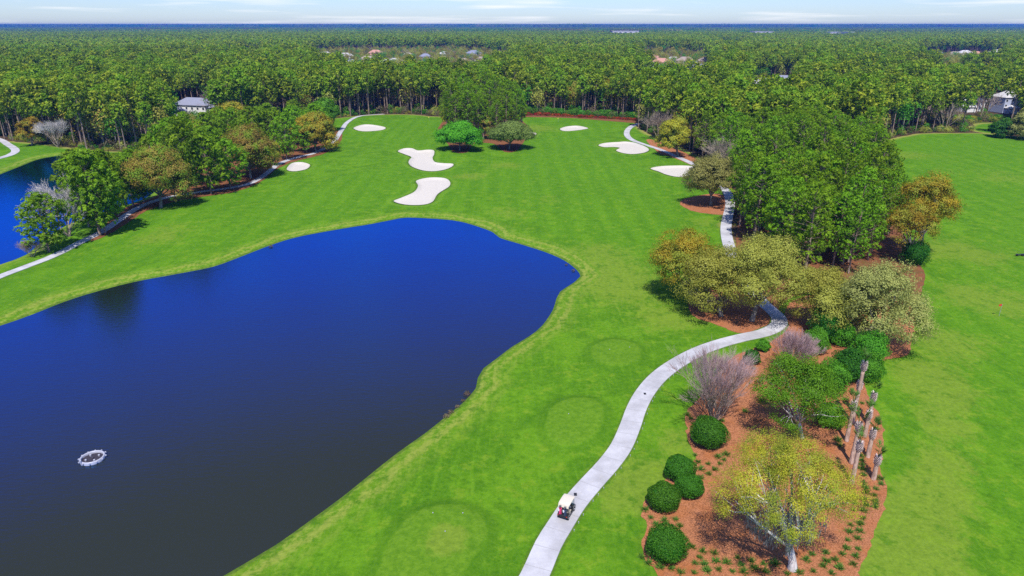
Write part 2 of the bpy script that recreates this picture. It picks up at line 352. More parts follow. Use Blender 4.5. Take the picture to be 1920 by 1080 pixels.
beds_px = {
 'garden': [(1204, 955), (1213, 985), (1205, 1010), (1208, 1045), (1235, 1072), (1262, 1130), (1590, 1130), (1612, 1068), (1632, 1030), (1640, 990), (1657, 955), (1661, 920), (1650, 880), (1655, 830), (1650, 790), (1632, 762), (1622, 735), (1628, 700), (1650, 682), (1700, 668), (1709, 640), (1716, 600), (1700, 570), (1640, 550), (1560, 545), (1490, 560), (1472, 585), (1478, 605), (1474, 622), (1440, 646), (1415, 655), (1372, 672), (1345, 700), (1320, 740), (1288, 775), (1288, 822), (1302, 862), (1262, 885), (1215, 930)],
 'grove': [(1291, 560), (1300, 590), (1340, 606), (1388, 625), (1425, 616), (1442, 606), (1440, 588), (1415, 562), (1392, 535), (1372, 500), (1340, 505), (1310, 530)],
 'understory': [(1425, 560), (1455, 580), (1480, 556), (1560, 540), (1650, 545), (1712, 575), (1730, 540), (1732, 508), (1706, 480), (1694, 430), (1680, 380), (1640, 300), (1500, 300), (1400, 330), (1386, 370), (1384, 420), (1380, 460), (1392, 500)],
 'oak': [(1274, 378), (1292, 368), (1330, 362), (1356, 364), (1362, 384), (1356, 400), (1325, 398), (1296, 392)],
 'bend': [(1236, 288), (1252, 291), (1300, 312), (1335, 342), (1352, 352), (1372, 352), (1360, 330), (1322, 305), (1280, 282), (1240, 266), (1212, 262)],
 'island': isl,
 'row': [(170, 452), (206, 440), (250, 412), (276, 396), (330, 378), (430, 360), (487, 340), (520, 318), (560, 302), (612, 285), (640, 262), (632, 245), (560, 250), (450, 280), (350, 320), (300, 362), (250, 382), (215, 400), (196, 425)],
 'back': [(955, 221), (1010, 220), (1100, 222), (1190, 231), (1192, 226), (1100, 216), (1000, 213), (950, 216)]}
def ragged(P, s): return P+np.random.default_rng(s).normal(size=P.shape)*.11
BEDS = {k: ragged(catmull([G(x, y) for x, y in v], .7 if k in ('garden', 'grove') else 1.5), len(k)) for k, v in beds_px.items()}

# ------------------------------------------------------------------ terrain
def lake_d(X, Y):
    return np.minimum(-sdist(LAKE1, X, Y), -sdist_local(LAKE2, X, Y, 60, -200))   # positive on land
def base_h(X, Y, ld, teed, bd):
    u = .45*np.sin(X*.061+Y*.021)*np.cos(Y*.047-X*.013)+.28*np.sin(X*.11-1.3)*np.sin(Y*.093+X*.04)+.5*np.exp(-((X+75)**2+(Y-395)**2)/900.)*2
    u = u*np.clip((ld-2)/18, 0, 1)*np.clip((520-Y)/80, 0, 1)*np.clip((Y-20)/60, 0.15, 1)
    s = np.clip(ld/1, 0, None)
    h = np.where(ld >= 0, WL*np.exp(-s/2.2), np.maximum(WL+ld*.36, WL-1.6))+u
    h += .45*np.clip((teed+1.0)/1.6, 0, 1)
    k = np.clip((bd+.2)/1.6, 0, 1); h -= .7*k*k*(3-2*k)
    h += .16*np.exp(-((bd+.8)/.6)**2)
    return h
def tee_d(X, Y): return np.maximum.reduce([sdist_local(p, X, Y, 8, -50) for p in TEES])
def bunk_d(X, Y): return np.maximum.reduce([sdist_local(p, X, Y, 8, -50) for p in BUNK])
def Hf(X, Y):
    X = np.atleast_1d(np.asarray(X, float)); Y = np.atleast_1d(np.asarray(Y, float))
    return base_h(X, Y, lake_d(X, Y), tee_d(X, Y), bunk_d(X, Y))
def H1(x, y): return float(Hf(x, y)[0])
def polyline_d(P, X, Y, margin):
    out = np.full(X.shape, 50.0)
    m = (X > P[:, 0].min()-margin) & (X < P[:, 0].max()+margin) & (Y > P[:, 1].min()-margin) & (Y < P[:, 1].max()+margin)
    x, y = X[m], Y[m]; d = np.full(x.shape, 2500.)
    Q = P[::2] if len(P) > 40 else P
    for i in range(len(Q)-1):
        ax, ay = Q[i]; ex, ey = Q[i+1]-Q[i]; L = ex*ex+ey*ey+1e-9
        t = np.clip(((x-ax)*ex+(y-ay)*ey)/L, 0, 1); dx = x-ax-t*ex; dy = y-ay-t*ey; np.minimum(d, dx*dx+dy*dy, out=d)
    out[m] = np.sqrt(d); return out
def make_ground():
    def grow(a, b, s, k):
        out = [a]; 
        while out[-1] < b: out.append(out[-1]+s); s *= k
        return out
    xp = list(np.arange(0, 130, .8))+grow(130, 350, 1.2, 1.0)+grow(352, 26000, 8, 1.25)
    xs = np.array(sorted(set([-v for v in xp]+xp)))
    ys = np.array(grow(-150, 10, 12, 1.0)[:-1]+list(np.arange(12, 150, .6))+list(np.arange(150, 480, 1.1))+grow(480, 34000, 6, 1.22))
    ys = np.unique(ys)
    X, Y = np.meshgrid(xs, ys); shp = X.shape; X = X.ravel(); Y = Y.ravel()
    ld = lake_d(X, Y); td = tee_d(X, Y); bd = bunk_d(X, Y)
    Z = base_h(X, Y, ld, td, bd)
    ny, nx = shp; idx = np.arange(nx*ny).reshape(shp)
    Fc = np.stack([idx[:-1, :-1], idx[:-1, 1:], idx[1:, 1:], idx[1:, :-1]], -1).reshape(-1, 4)
    me = np_mesh('ground', np.stack([X, Y, Z], 1), Fc, M_turf, smooth=True)
    gd = np.maximum(sdist(GOLF, X, Y), sdist_local(GOLF2, X, Y, 30, -200))
    fd = np.maximum.reduce([sdist(p, X, Y) for p in FAIR])
    pd = np.minimum.reduce([polyline_d(p, X, Y, 10) for p in PATHS.values()])-1.45
    dry = np.zeros(X.shape)
    for px, py, r, a in ((1170, 530, 14, .9), (1120, 470, 10, .6), (1600, 960, 5, 1), (1760, 640, 9, .8), (1735, 700, 5, 1), (1762, 745, 5, 1), (1768, 800, 4, .9), (1768, 870, 4, 1), (1752, 930, 4, 1), (1705, 985, 4, .9), (1650, 1030, 7, .8), (1230, 900, 4, .9), (1280, 830, 3.5, .8), (1700, 1000, 6, .4), (1800, 470, 14, .8), (1850, 560, 10, .9), (310, 440, 10, .7), (960, 400, 8, .5), (880, 330, 9, .6), (950, 310, 9, .6), (1040, 375, 8, .5), (1000, 240, 16, .8), (60, 600, 8, .5), (1160, 930, 6, .5), (1180, 880, 5, .5), (840, 1015, 2.2, 1.2), (1730, 380, 12, .5), (1700, 290, 16, .6), (1880, 330, 20, .5), (1130, 270, 12, .4), (1265, 600, 8, .6), (1320, 420, 8, .6)):
        gx, gy = G(px, py); dry += a*np.exp(-((X-gx)**2+(Y-gy)**2)/(r*r))
    bdd = np.minimum.reduce([-sdist_local(BEDS[k], X, Y, 12, -50) for k in ('garden', 'grove', 'oak')])
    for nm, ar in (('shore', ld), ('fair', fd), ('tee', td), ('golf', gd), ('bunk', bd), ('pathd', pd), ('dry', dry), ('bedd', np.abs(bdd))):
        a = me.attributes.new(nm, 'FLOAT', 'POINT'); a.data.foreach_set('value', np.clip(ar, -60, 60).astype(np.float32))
    return link('ground', me)
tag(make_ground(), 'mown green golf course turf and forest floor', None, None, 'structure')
def sheet(name, poly, off, mat, step, label=None, cat=None, kind=None, group=None, flat=None):
    x0, y0 = poly.min(0); x1, y1 = poly.max(0)
    gx, gy = np.meshgrid(np.arange(x0, x1, step), np.arange(y0, y1, step)); gx = gx.ravel(); gy = gy.ravel()
    ins = sdist(poly, gx, gy) > step*.45; pts = list(map(tuple, poly))+list(zip(gx[ins], gy[ins])); n = len(poly)
    vs, es, fs, *_ = delaunay_2d_cdt([Vector(p) for p in pts], [(i, (i+1) % n) for i in range(n)], [], 1, 1e-5)
    A = np.array([(v.x, v.y) for v in vs]); z = Hf(A[:, 0], A[:, 1])+off if flat is None else np.full(len(A), flat)
    fs = [f if (vs[f[1]]-vs[f[0]]).cross(vs[f[2]]-vs[f[0]]) > 0 else f[::-1] for f in fs]
    me = np_mesh(name, np.column_stack([A, z]), np.array(fs), mat, smooth=True)
    o = link(name, me); return tag(o, label, cat, group, kind)
sheet('lake', LAKE1, 0, M_water, 12, 'large dark blue lake filling the left of the golf course', None, 'structure', flat=WL)
sheet('pond', LAKE2, 0, M_water, 12, 'bright blue pond behind the tree row at left', None, 'structure', flat=WL)
bl = ['small oval white sand bunker near the far left putting green', 'large puzzle shaped white sand bunker above the middle of the fairway', 'white sand bunker nearest the far shore of the lake', 'thin white sand bunker before the red azalea hedge', 'two lobed white sand bunker beside the cart path bend', 'flat white sand bunker touching the olive oak on the right', 'small white sand bunker beside the shaded path under the left tree row', 'tiny sliver of white sand bunker right of the island oak']
for p, l in zip(BUNK, bl): sheet('sand_bunker', p, .14, M_sand, .7, l, 'bunker')
for k, p in BEDS.items():
    sheet('mulch_bed' if k in ('garden', 'grove', 'oak', 'bend') else 'litter_ground', p, .04 if k not in ('understory', 'bend') else .06, M_mulch if k in ('garden', 'grove', 'oak', 'bend') else M_litter, 1.6,
          {'garden': 'red mulch bed round the palms and clipped bushes', 'grove': 'red mulch under the pale oaks left of the path', 'oak': 'red mulch patch under the olive oak by the bunker', 'bend': 'red mulch strip along the far path bend'}.get(k, 'brown pine straw ground under trees'), None, 'structure')
def ribbon(name, P, w, label):
    T = np.gradient(P, axis=0); T /= np.linalg.norm(T, axis=1)[:, None]; Nn = np.column_stack([-T[:, 1], T[:, 0]])
    offs = [-w/2-.02, -w/2, -w/4, 0, w/4, w/2, w/2+.02]; V = []; s = np.concatenate([[0], np.cumsum(np.linalg.norm(np.diff(P, axis=0), axis=1))])
    for j, o in enumerate(offs):
        q = P+Nn*o; z = Hf(q[:, 0], q[:, 1])+(.085 if 0 < j < 6 else -.1); V.append(np.column_stack([q, z]))
    n = len(P); V = np.concatenate(V); Fc = []
    for j in range(6):
        a = j*n+np.arange(n-1); Fc.append(np.stack([a, a+1, a+1+n, a+n], 1)[:, ::-1])
    me = np_mesh(name, V, np.concatenate(Fc), M_path, tint=np.tile(s, 7)); tag(link(name, me), label, None, None, 'structure')
ribbon('path', PATHS['main'], 2.75, 'pale concrete cart path curving past the garden bed')
ribbon('path', PATHS['left'], 2.3, 'pale concrete cart path under the left tree row')
ribbon('path', PATHS['far'], 3.0, 'pale concrete cart path bending beyond the pond')

# ------------------------------------------------------------------ foliage kit
def leaves(C, D, L, Wd, rng, tint, mat, name='crown', N=None):
    """one bent diamond per row of C, along D"""
    n = len(C); D = D/np.linalg.norm(D, axis=1)[:, None]
    r = rng.normal(size=(n, 3))
    if N is not None: D = np.cross(N, r); D /= np.linalg.norm(D, axis=1)[:, None]+1e-9; C = C-D*L*.3; r = N
    S = np.cross(D, r); S /= np.linalg.norm(S, axis=1)[:, None]
    L = (L*rng.uniform(.65, 1.35, n))[:, None]; Wd = (Wd*rng.uniform(.7, 1.3, n))[:, None]
    V = np.stack([C, C+D*L*.45+S*Wd*.5, C+D*L, C+D*L*.45-S*Wd*.5], 1).reshape(-1, 3)
    Fc = np.arange(4*n).reshape(n, 4)
    return np_mesh(name, V, Fc, mat, np.repeat(tint, 4))
def unit(rng, n, up=0.0):
    v = rng.normal(size=(n, 3)); v[:, 2] += up; return v/np.linalg.norm(v, axis=1)[:, None]
def curve_pts(a, b, rng, n=5, sag=.12, bow=.1):
    a = Vector(a); b = Vector(b); L = (b-a).length; out = []
    off = Vector(rng.normal(size=3))*L*bow
    for i in range(n):
        t = i/(n-1); p = a.lerp(b, t)+off*math.sin(t*math.pi)+Vector((0, 0, L*sag*math.sin(t*math.pi))); out.append(p)
    return out
def broad(seed, R, H, cb, leaf, lmat, bmat, nl=9, clumps=150, per=45, cr=.75, trunk=.35, flat=.8, spread=.62, moss=False, ar=.55, twigs=4, fork=.45, lean=(0, 0), hang=0.0):
    rng = np.random.default_rng(seed); cz = (H+cb)/2; rz = (H-cb)/2
    lob = []
    for i in range(nl):
        a = i*2.399+rng.uniform(-.4, .4); r = R*spread*math.sqrt((i+.6)/nl)*rng.uniform(.85, 1.12)
        zz = cz+rz*(.52-(1.05+.35*(i % 2))*(r/(R*spread*1.1))**1.6)*rng.uniform(.8, 1.1); lr = R*rng.uniform(.36, .48)
        lob.append((np.array([r*math.cos(a)+lean[0]*(.4+.6*(zz/H)), r*math.sin(a)+lean[1], zz]), lr))
    C = []; N = []
    k = int(clumps)//nl+1
    for c, lr in lob:
        d = unit(rng, k, .35); q = c+d*lr*np.array([1, 1, flat*min(1, rz/R*1.5)])*rng.uniform(.72, 1.06, (k, 1)); C.append(q); N.append(d)
    C = np.concatenate(C); N = np.concatenate(N); keep = C[:, 2] > cb*.55; C = C[keep]; N = N[keep]
    m = len(C); tc = np.clip(rng.normal(.5, .24, m), 0, 1)
    off = rng.normal(size=(m, per, 3))*cr*np.array([.62, .62, .42])*rng.uniform(.6, 1.3, (m, 1, 1))
    P = (C[:, None]+off).reshape(-1, 3); Dv = (N[:, None]*.8+off/cr*.7).reshape(-1, 3)+rng.normal(size=(m*per, 3))*.65; Dv[:, 2] += .25-hang
    Nv = (N[:, None]*.9+off/cr*.55).reshape(-1, 3)+rng.normal(size=(m*per, 3))*.42; Nv[:, 2] += .3
    tint = np.clip(np.repeat(tc, per)+rng.normal(0, .13, m*per), 0, 1)
    crown = leaves(P, Dv, leaf, leaf*ar, rng, tint, lmat, N=Nv)
    mb = MB(); fz = cb*fork+.1*H*fork; base = Vector((0, 0, -.2)); fk = Vector((lean[0]*.3, lean[1]*.3, fz+.05*H))
    mb.tube([base, Vector((0, 0, .25)), base.lerp(fk, .5)+Vector((rng.normal()*.1, rng.normal()*.1, 0)), fk], [trunk*1.55, trunk*1.1, trunk*.9, trunk*.8], 8)
    for c, lr in lob:
        e = Vector(c)-Vector((0, 0, lr*.35)); pts = curve_pts(fk-Vector((0, 0, .15)), e, rng, 6, .05, .07)
        mb.tube(pts, [trunk*.55, trunk*.42, trunk*.33, trunk*.25, trunk*.2, trunk*.13], 6)
        d = np.linalg.norm(C-c, axis=1); near = np.argsort(d)[:max(twigs*3, 1)]; rng.shuffle(near)
        for j in near[:twigs]:
            st = pts[int(rng.integers(2, 5))]; mb.tube(curve_pts(st, C[j], rng, 4, .03, .08), [trunk*.16, trunk*.11, trunk*.07, trunk*.04], 4)
    tr = mb.mesh('trunk', bmat, True)
    ms = None
    if moss:
        P = []; D = []
        for q in range(230):
            c, lr = lob[int(rng.integers(0, nl))]; p = np.array(fk)*(1-(t := rng.uniform(.25, .8)))+(c-[0, 0, lr*.5])*t
            for w in range(5): P.append(p+rng.normal(size=3)*.14-[0, 0, w*.32]); D.append([rng.normal()*.12, rng.normal()*.12, -1])
        P = np.array(P); D = np.array(D); ms = leaves(P, D, .75, .10, rng, rng.uniform(0, 1, len(P)), L_moss, 'hanging_moss')
    return tr, crown, ms
def pine(seed, H, R, puffs, tufts, blades, bl, bw, lmat, name='crown', trunkr=.2, stubs=5, n=7, cbf=.56, prr=(.27, .4), spr=.62):
    rng = np.random.default_rng(seed); P = []; D = []; T = []; mb = MB(); cb = H*cbf
    bend = rng.normal(size=2)*.5
    ax = lambda t: Vector((bend[0]*t*t*1.2, bend[1]*t*t*1.2, H*.96*t))
    mb.tube([Vector((0, 0, -.3))]+[ax(t) for t in (.02, .25, .5, .75, .9, 1)], [trunkr*1.3, trunkr*1.15, trunkr, trunkr*.85, trunkr*.6, trunkr*.35, trunkr*.15], n)
    for i in range(puffs):
        t = (i+.5)/puffs; z = cb+(H-cb)*t**.85; prof = math.sin(math.pi*(0.16+.74*t))**.8
        a = i*2.4+rng.uniform(-.5, .5); r = R*prof*rng.uniform(.3, 1.0) if t < .93 else R*.12
        az = ax(z/H/.96 if z < H*.96 else 1); c = np.array([az.x+r*math.cos(a), az.y+r*math.sin(a), z-.04*H*(r/R)]); pr = R*rng.uniform(*prr)
        mb.tube([ax(max(.3, z/H-.09)), Vector(c)-Vector((0, 0, .25*pr))], [trunkr*.3, trunkr*.1], 4, False)
        pt = rng.uniform(.15, .85)
        u = unit(rng, tufts, .55); q = c+u*pr*np.array([1, 1, .62])*rng.uniform(.75, 1.05, (tufts, 1))
        for j in range(tufts):
            dd = u[j]*1.0+rng.normal(size=(blades, 3))*spr; dd[:, 2] += .35
            P.append(q[j]+dd*bl*.35); D.append(dd); T.append(np.full(blades, np.clip(pt+rng.normal(0, .2), 0, 1)))
    for i in range(stubs):
        t = cbf*rng.uniform(.5, 1); a = rng.uniform(0, 6.28); p = ax(t); mb.tube([p, p+Vector((math.cos(a), math.sin(a), .2))*rng.uniform(.5, 1.4)], [trunkr*.2, trunkr*.08], 3, False)
    P = np.concatenate(P); D = np.concatenate(D); T = np.concatenate(T)
    return mb.mesh('trunk', M_pbark, True), leaves(P, D, bl, bw, rng, T, lmat, name, N=D)
def bare(seed, H, R, stems, depth, mat, r0=.06, tipmat=None, splay=.55, kids=3, base=0.3, rd=.66, wig=.33):
    rng = np.random.default_rng(seed); mb = MB(); tips = MB()
    def grow(p, d, L, r, k):
        e = p+d*L; mid = p+d*L*.5+Vector(rng.normal(size=3))*L*.05
        (mb if k > 1 or not tipmat else tips).tube([p, mid, e], [r, r*.8, r*.6], 5 if k > 2 else 3, False)
        if k <= 0: return
        for _ in range(kids+(1 if k == 1 else 0)):
            nd = (d+Vector(rng.normal(size=3))*wig+Vector((0, 0, .10))).normalized()
            grow(mid.lerp(e, rng.uniform(.2, 1)), nd, L*rng.uniform(.6, .85), r*rd, k-1)
    tot = sum(.73**i for i in range(depth+1))
    for s in range(stems):
        a = s*2*math.pi/stems+rng.uniform(-.3, .3); sp = splay*rng.uniform(.3, 1)
        d = Vector((math.cos(a)*sp, math.sin(a)*sp, 1)).normalized(); grow(Vector((math.cos(a)*.12, math.sin(a)*.12, base-.4)), d, (H)/tot*1.12, r0, depth)
    return mb.mesh('branches', mat), (tips.mesh('twigs', tipmat) if tipmat else None)
def bush(seed, R, H, lmat, n=5200, leaf=.17, core=True, bumps=.06, clipped=True):
    rng = np.random.default_rng(seed); u = unit(rng, n, .3); u[:, 2] = np.where(u[:, 2] < -.55, -u[:, 2], u[:, 2])
    ph = rng.uniform(0, 6, 6); w = 1+bumps*(np.sin(u[:, 0]*5+ph[0])+np.sin(u[:, 1]*6+ph[1])+np.sin(u[:, 2]*7+ph[2]+u[:, 0]*4))
    rr = w*rng.uniform(.9, 1.03 if clipped else 1.15, n)
    P = u*rr[:, None]*np.array([R, R, H*.55]); P[:, 2] += H*.5
    D = u*1.0+rng.normal(size=(n, 3))*.55; me = leaves(P, D, leaf, leaf*.6, rng, np.clip(rng.normal(.5, .28, n), 0, 1), lmat, 'foliage', N=D)
    cm = None
    if core:
        mb = MB(); prof = [(R*.87*math.sin(a), H*.5-H*.48*math.cos(a)) for a in np.linspace(.5, math.pi-.02, 8)]
        mb.lathe(prof, 14); cm = mb.mesh('branches', lmat, True)  # solid leaf-coloured core added to block see-through, no branch is modelled
    return me, cm
def put(px, py): 
    x, y = G(px, py); return (x, y, H1(x, y)-.02)
def tree(name, parts, loc, label, cat, group=None, rz=0, sc=1):
    o = empty(name, loc, rz, label, cat, group, sc)
    for nm, me in parts:
        if me is not None: link(nm, me, o)
    return o

# ------------------------------------------------------------------ broadleaf trees one by one
def btree(seed, name, x0, x1, ty, bx, by, lmat, bmat, label, cat, group=None, Rk=1.0, cbk=.28, zk=1.0, dens=1.0, leafk=1.0, crk=1.0, **k):
    x, y, z = put(bx, by); zc = y*CP+CAMH*SP; R = (x1-x0)/2*zc/F*Rk; H = min(max(HT(bx, by, ty)*1.04, 3), 26)*zk
    lf = (.07+zc*.00145)*leafk; dens *= 1.4; cl = int(min(420, max(90, R*R*3.4))*dens); cr = max(.75, R*.125)*crk
    off = ((x0+x1)/2-bx-(bx-960)/(3857-by)*(by-ty)*.55)*zc/F*1.1
    off = max(-R*.6, min(R*.6, off))
    k.setdefault("trunk", .1+H*.02)
    tr, cr_, ms = broad(seed, R, H, H*cbk, lf, lmat, bmat, nl=max(7, min(16, int(R*1.5))), clumps=cl, per=int(58*dens), ar=.7, cr=cr, lean=(off, 0), **k)
    return tree(name, [('trunk', tr), ('crown', cr_), ('hanging_moss', ms)], (x, y, z), label, cat, group)
# garden: the yellow oak with moss, the green oak behind it
btree(11, 'oak_tree', 1338, 1597, 822, 1486, 1066, L_yellow, M_wbark, 'yellow green oak with a white leaning trunk and grey hanging moss on the red mulch', 'tree', cbk=.37, Rk=1.0, zk=1.0, dens=1.8, moss=True, leafk=.68, crk=.8, trunk=.42, twigs=9, spread=.74, fork=.3)
btree(12, 'oak_tree', 1392, 1578, 664, 1503, 826, L_vivid, M_wbark, 'bright green oak standing behind the yellow oak on the red mulch', 'tree', cbk=.22, dens=1.5, trunk=.26, leafk=.85, spread=.66, twigs=6)
# crape myrtles
def crape(seed, px, by, ty, R, label):
    x, y, z = put(px, by); H = HT(px, by, ty)
    b, t = bare(seed, H, R, 22, 5, M_twig, .07, M_pinktwig, .62, 3, wig=.2)
    tree('crape_myrtle', [('branches', b), ('twigs', t)], (x, y, z), label, 'bare tree', 'leafless crape myrtles in the garden bed')
crape(21, 1338, 795, 668, 3.5, 'large vase shaped leafless crape myrtle with pinkish twigs beside the path')
crape(22, 1487, 708, 632, 2.4, 'smaller leafless pinkish crape myrtle behind the bright green oak')
# clipped round bushes and loose shrubs
for i, (px, by, w, h, l) in enumerate([(1327, 846, 70, 56, 'round clipped dark green bush under the large crape myrtle'), (1273, 905, 57, 48, 'round clipped bush at the back of the trio beside the path'), (1291, 936, 52, 48, 'round clipped bush at the mulch side of the trio'), (1243, 958, 62, 56, 'round clipped bush at the grass side of the trio, lowest of them'), (1248, 1050, 79, 70, 'largest round clipped bush alone left of the yellow oak')]):
    x, y, z = put(px, by-10); zc = y*CP+CAMH*SP; R = w/2*zc/F; me, cm = bush(30+i, R, R*1.45, L_hedge, 9000, .15, bumps=.05)
    tree('round_bush', [('foliage', me), ('branches', cm)], (x, y, z), l, 'bush', 'clipped round bushes in the mulch bed')
for i, (px, by, w, h, l) in enumerate([(1548, 645, 62, 46, 'dark evergreen shrub beside the shaded path exit'), (1526, 668, 46, 40, 'evergreen shrub just behind the small crape myrtle'), (1626, 686, 60, 58, 'upright dark evergreen shrub beside the orange mulch clearing'), (1588, 722, 62, 62, 'broad evergreen shrub left of the tallest palm'), (1618, 722, 56, 60, 'evergreen shrub directly behind the tallest palm'), (1552, 742, 60, 60, 'evergreen shrub between the bright green oak and the palms'), (1408, 687, 26, 26, 'small dark shrub in the upper mulch left of the green oak'), (1430, 664, 22, 18, 'tiny shrub nearest the path exit'), (1553, 806, 44, 40, 'dark low shrub at the foot of the bright green oak'), (1712, 500, 44, 42, 'small dark evergreen at the foot of the golden tree'), (1578, 655, 44, 40, 'right hand dark shrub of the pair by the shaded path')]):
    x, y, z = put(px, by-4); zc = y*CP+CAMH*SP; R = w/2*zc/F; me, cm = bush(50+i, R, R*1.75, L_green if i % 3 else L_dark, 5200, .23, bumps=.09, clipped=False)
    tree('evergreen_shrub', [('foliage', me), ('branches', cm)], (x, y, z), l, 'shrub', 'evergreen shrubs behind the garden bed')
# oaks over the path and round the grove
btree(61, 'oak_tree', 1207, 1358, 426, 1298, 560, L_gold, M_obark, 'golden brown oak on the grass, leftmost of the trees over the path', 'tree', cbk=.2, dens=1.2)
btree(62, 'oak_tree', 1262, 1432, 462, 1352, 592, L_olive, M_obark, 'pale olive oak in front of the golden brown oak', 'tree', cbk=.15, dens=1.2)
btree(63, 'oak_tree', 1350, 1520, 428, 1410, 602, L_olive, M_obark, 'tall pale olive oak leaning over the shaded path', 'tree', cbk=.2, dens=1.3)
btree(64, 'oak_tree', 1462, 1612, 500, 1545, 612, L_olive, M_obark, 'olive oak just right of the shaded path', 'tree', cbk=.15, dens=1.2)
btree(65, 'oak_tree', 1560, 1738, 478, 1652, 650, L_grey, M_obark, 'broad grey olive oak at the right fairway edge', 'tree', cbk=.12, dens=1.35)
btree(87, 'oak_tree', 1498, 1640, 528, 1592, 632, L_olive, M_obark, 'olive oak between the shaded path oak and the broad grey one', 'tree', cbk=.15, dens=1.2)
btree(66, 'oak_tree', 1676, 1800, 314, 1722, 478, L_gold, M_obark, 'golden orange tree leaning over the right fairway', 'tree', cbk=.3, dens=1.1)
btree(67, 'oak_tree', 1652, 1762, 380, 1705, 494, L_gold, M_obark, 'lower golden tree in front of the leaning golden tree', 'tree', cbk=.35, dens=.8)
btree(68, 'oak_tree', 1281, 1387, 286, 1333, 382, L_grey, M_obark, 'round olive oak on red mulch beside the flat bunker', 'tree', cbk=.22, dens=1.2)
btree(69, 'oak_tree', 1226, 1298, 216, 1272, 293, L_yellow, M_obark, 'bright yellow green tree on the red mulch by the path bend', 'tree', cbk=.22)
btree(70, 'oak_tree', 1290, 1350, 226, 1325, 292, L_grey, M_obark, 'grey olive tree behind the bright yellow tree', 'tree', cbk=.2)
btree(71, 'oak_tree', 818, 905, 231, 862, 282, L_vivid, M_obark, 'vivid green round oak at the front of the fairway island', 'tree', cbk=.28, dens=1.2)
btree(72, 'oak_tree', 916, 1004, 228, 955, 279, L_sage, M_obark, 'dull olive round oak at the front of the fairway island', 'tree', cbk=.3, dens=1.1)
btree(73, 'oak_tree', 822, 862, 190, 840, 246, L_yellow, M_obark, 'yellowish tree at the left side of the fairway island', 'tree', cbk=.1)
btree(74, 'oak_tree', 895, 925, 212, 906, 262, L_orange, M_obark, 'low orange tinted tree among the island pines', 'tree', cbk=.15)
btree(75, 'oak_tree', 232, 362, 279, 302, 390, L_orange, M_obark, 'large brownish olive oak on red mulch beside the left path', 'tree', cbk=.25, dens=1.25)
btree(76, 'oak_tree', 412, 518, 233, 470, 332, L_orange, M_obark, 'orange brown oak in the middle of the left tree row', 'tree', cbk=.2, dens=1.2)
btree(77, 'oak_tree', 545, 633, 208, 592, 282, L_gold, M_obark, 'golden olive oak at the far end of the left tree row', 'tree', cbk=.2, dens=1.1)
btree(78, 'oak_tree', 574, 638, 181, 612, 246, L_vivid, M_obark, 'deep green round tree behind the golden olive oak', 'tree', cbk=.1)
btree(79, 'oak_tree', 388, 484, 194, 436, 262, L_gold, M_obark, 'golden tree behind the left row near the grey roofed house', 'tree', cbk=.15)
btree(80, 'oak_tree', 344, 404, 222, 376, 292, L_gold, M_obark, 'golden tree in front of the grey roofed house', 'tree', cbk=.15)
btree(81, 'oak_tree', 322, 366, 208, 343, 268, L_grey, M_obark, 'small olive tree at the left corner of the grey roofed house', 'tree', cbk=.15)
btree(82, 'oak_tree', 32, 86, 216, 60, 273, L_gold, M_obark, 'golden yellow tree at the edge of the left forest', 'tree', cbk=.12, dens=1.1)
btree(83, 'oak_tree', 500, 528, 262, 512, 312, L_yellow, M_obark, 'small yellow green tree right of the orange brown oak', 'tree', cbk=.1)
btree(84, 'oak_tree', 1440, 1490, 300, 1462, 402, L_yellow, M_obark, 'yellow green crown showing among the grove pines', 'tree', cbk=.5)
btree(85, 'oak_tree', 1895, 1960, 205, 1925, 262, L_grey, M_obark, 'grey brown scrubby tree at the right edge of the far fairway', 'tree', cbk=.05)
btree(86, 'oak_tree', 1855, 1905, 222, 1880, 258, L_dark, M_obark, 'low dark tree at the far edge of the right fairway', 'tree', cbk=.05)
for sd, px, by, ty, w, l in [(91, 130, 443, 335, 80, 'leafless grey tree between the bushy pines by the pond'), (92, 109, 276, 224, 46, 'leafless pale tree right of the golden yellow tree'), (93, 1236, 262, 210, 40, 'bare brown tree at the left edge of the grove'), (94, 1368, 346, 255, 40, 'bare brown tree between the grove and the olive oak'), (95, 60, 480, 448, 26, 'tiny bare bush on the pond bank')]:
    x, y, z = put(px, by); H = HT(px, by, ty); b, t = bare(sd, H, 3, 7, 4, M_twig, .16 if H > 8 else .06, M_wbark if sd in (91, 92) else M_twig, .7, 4)
    tree('bare_tree', [('branches', b), ('twigs', t)], (x, y, z), l, 'bare tree')

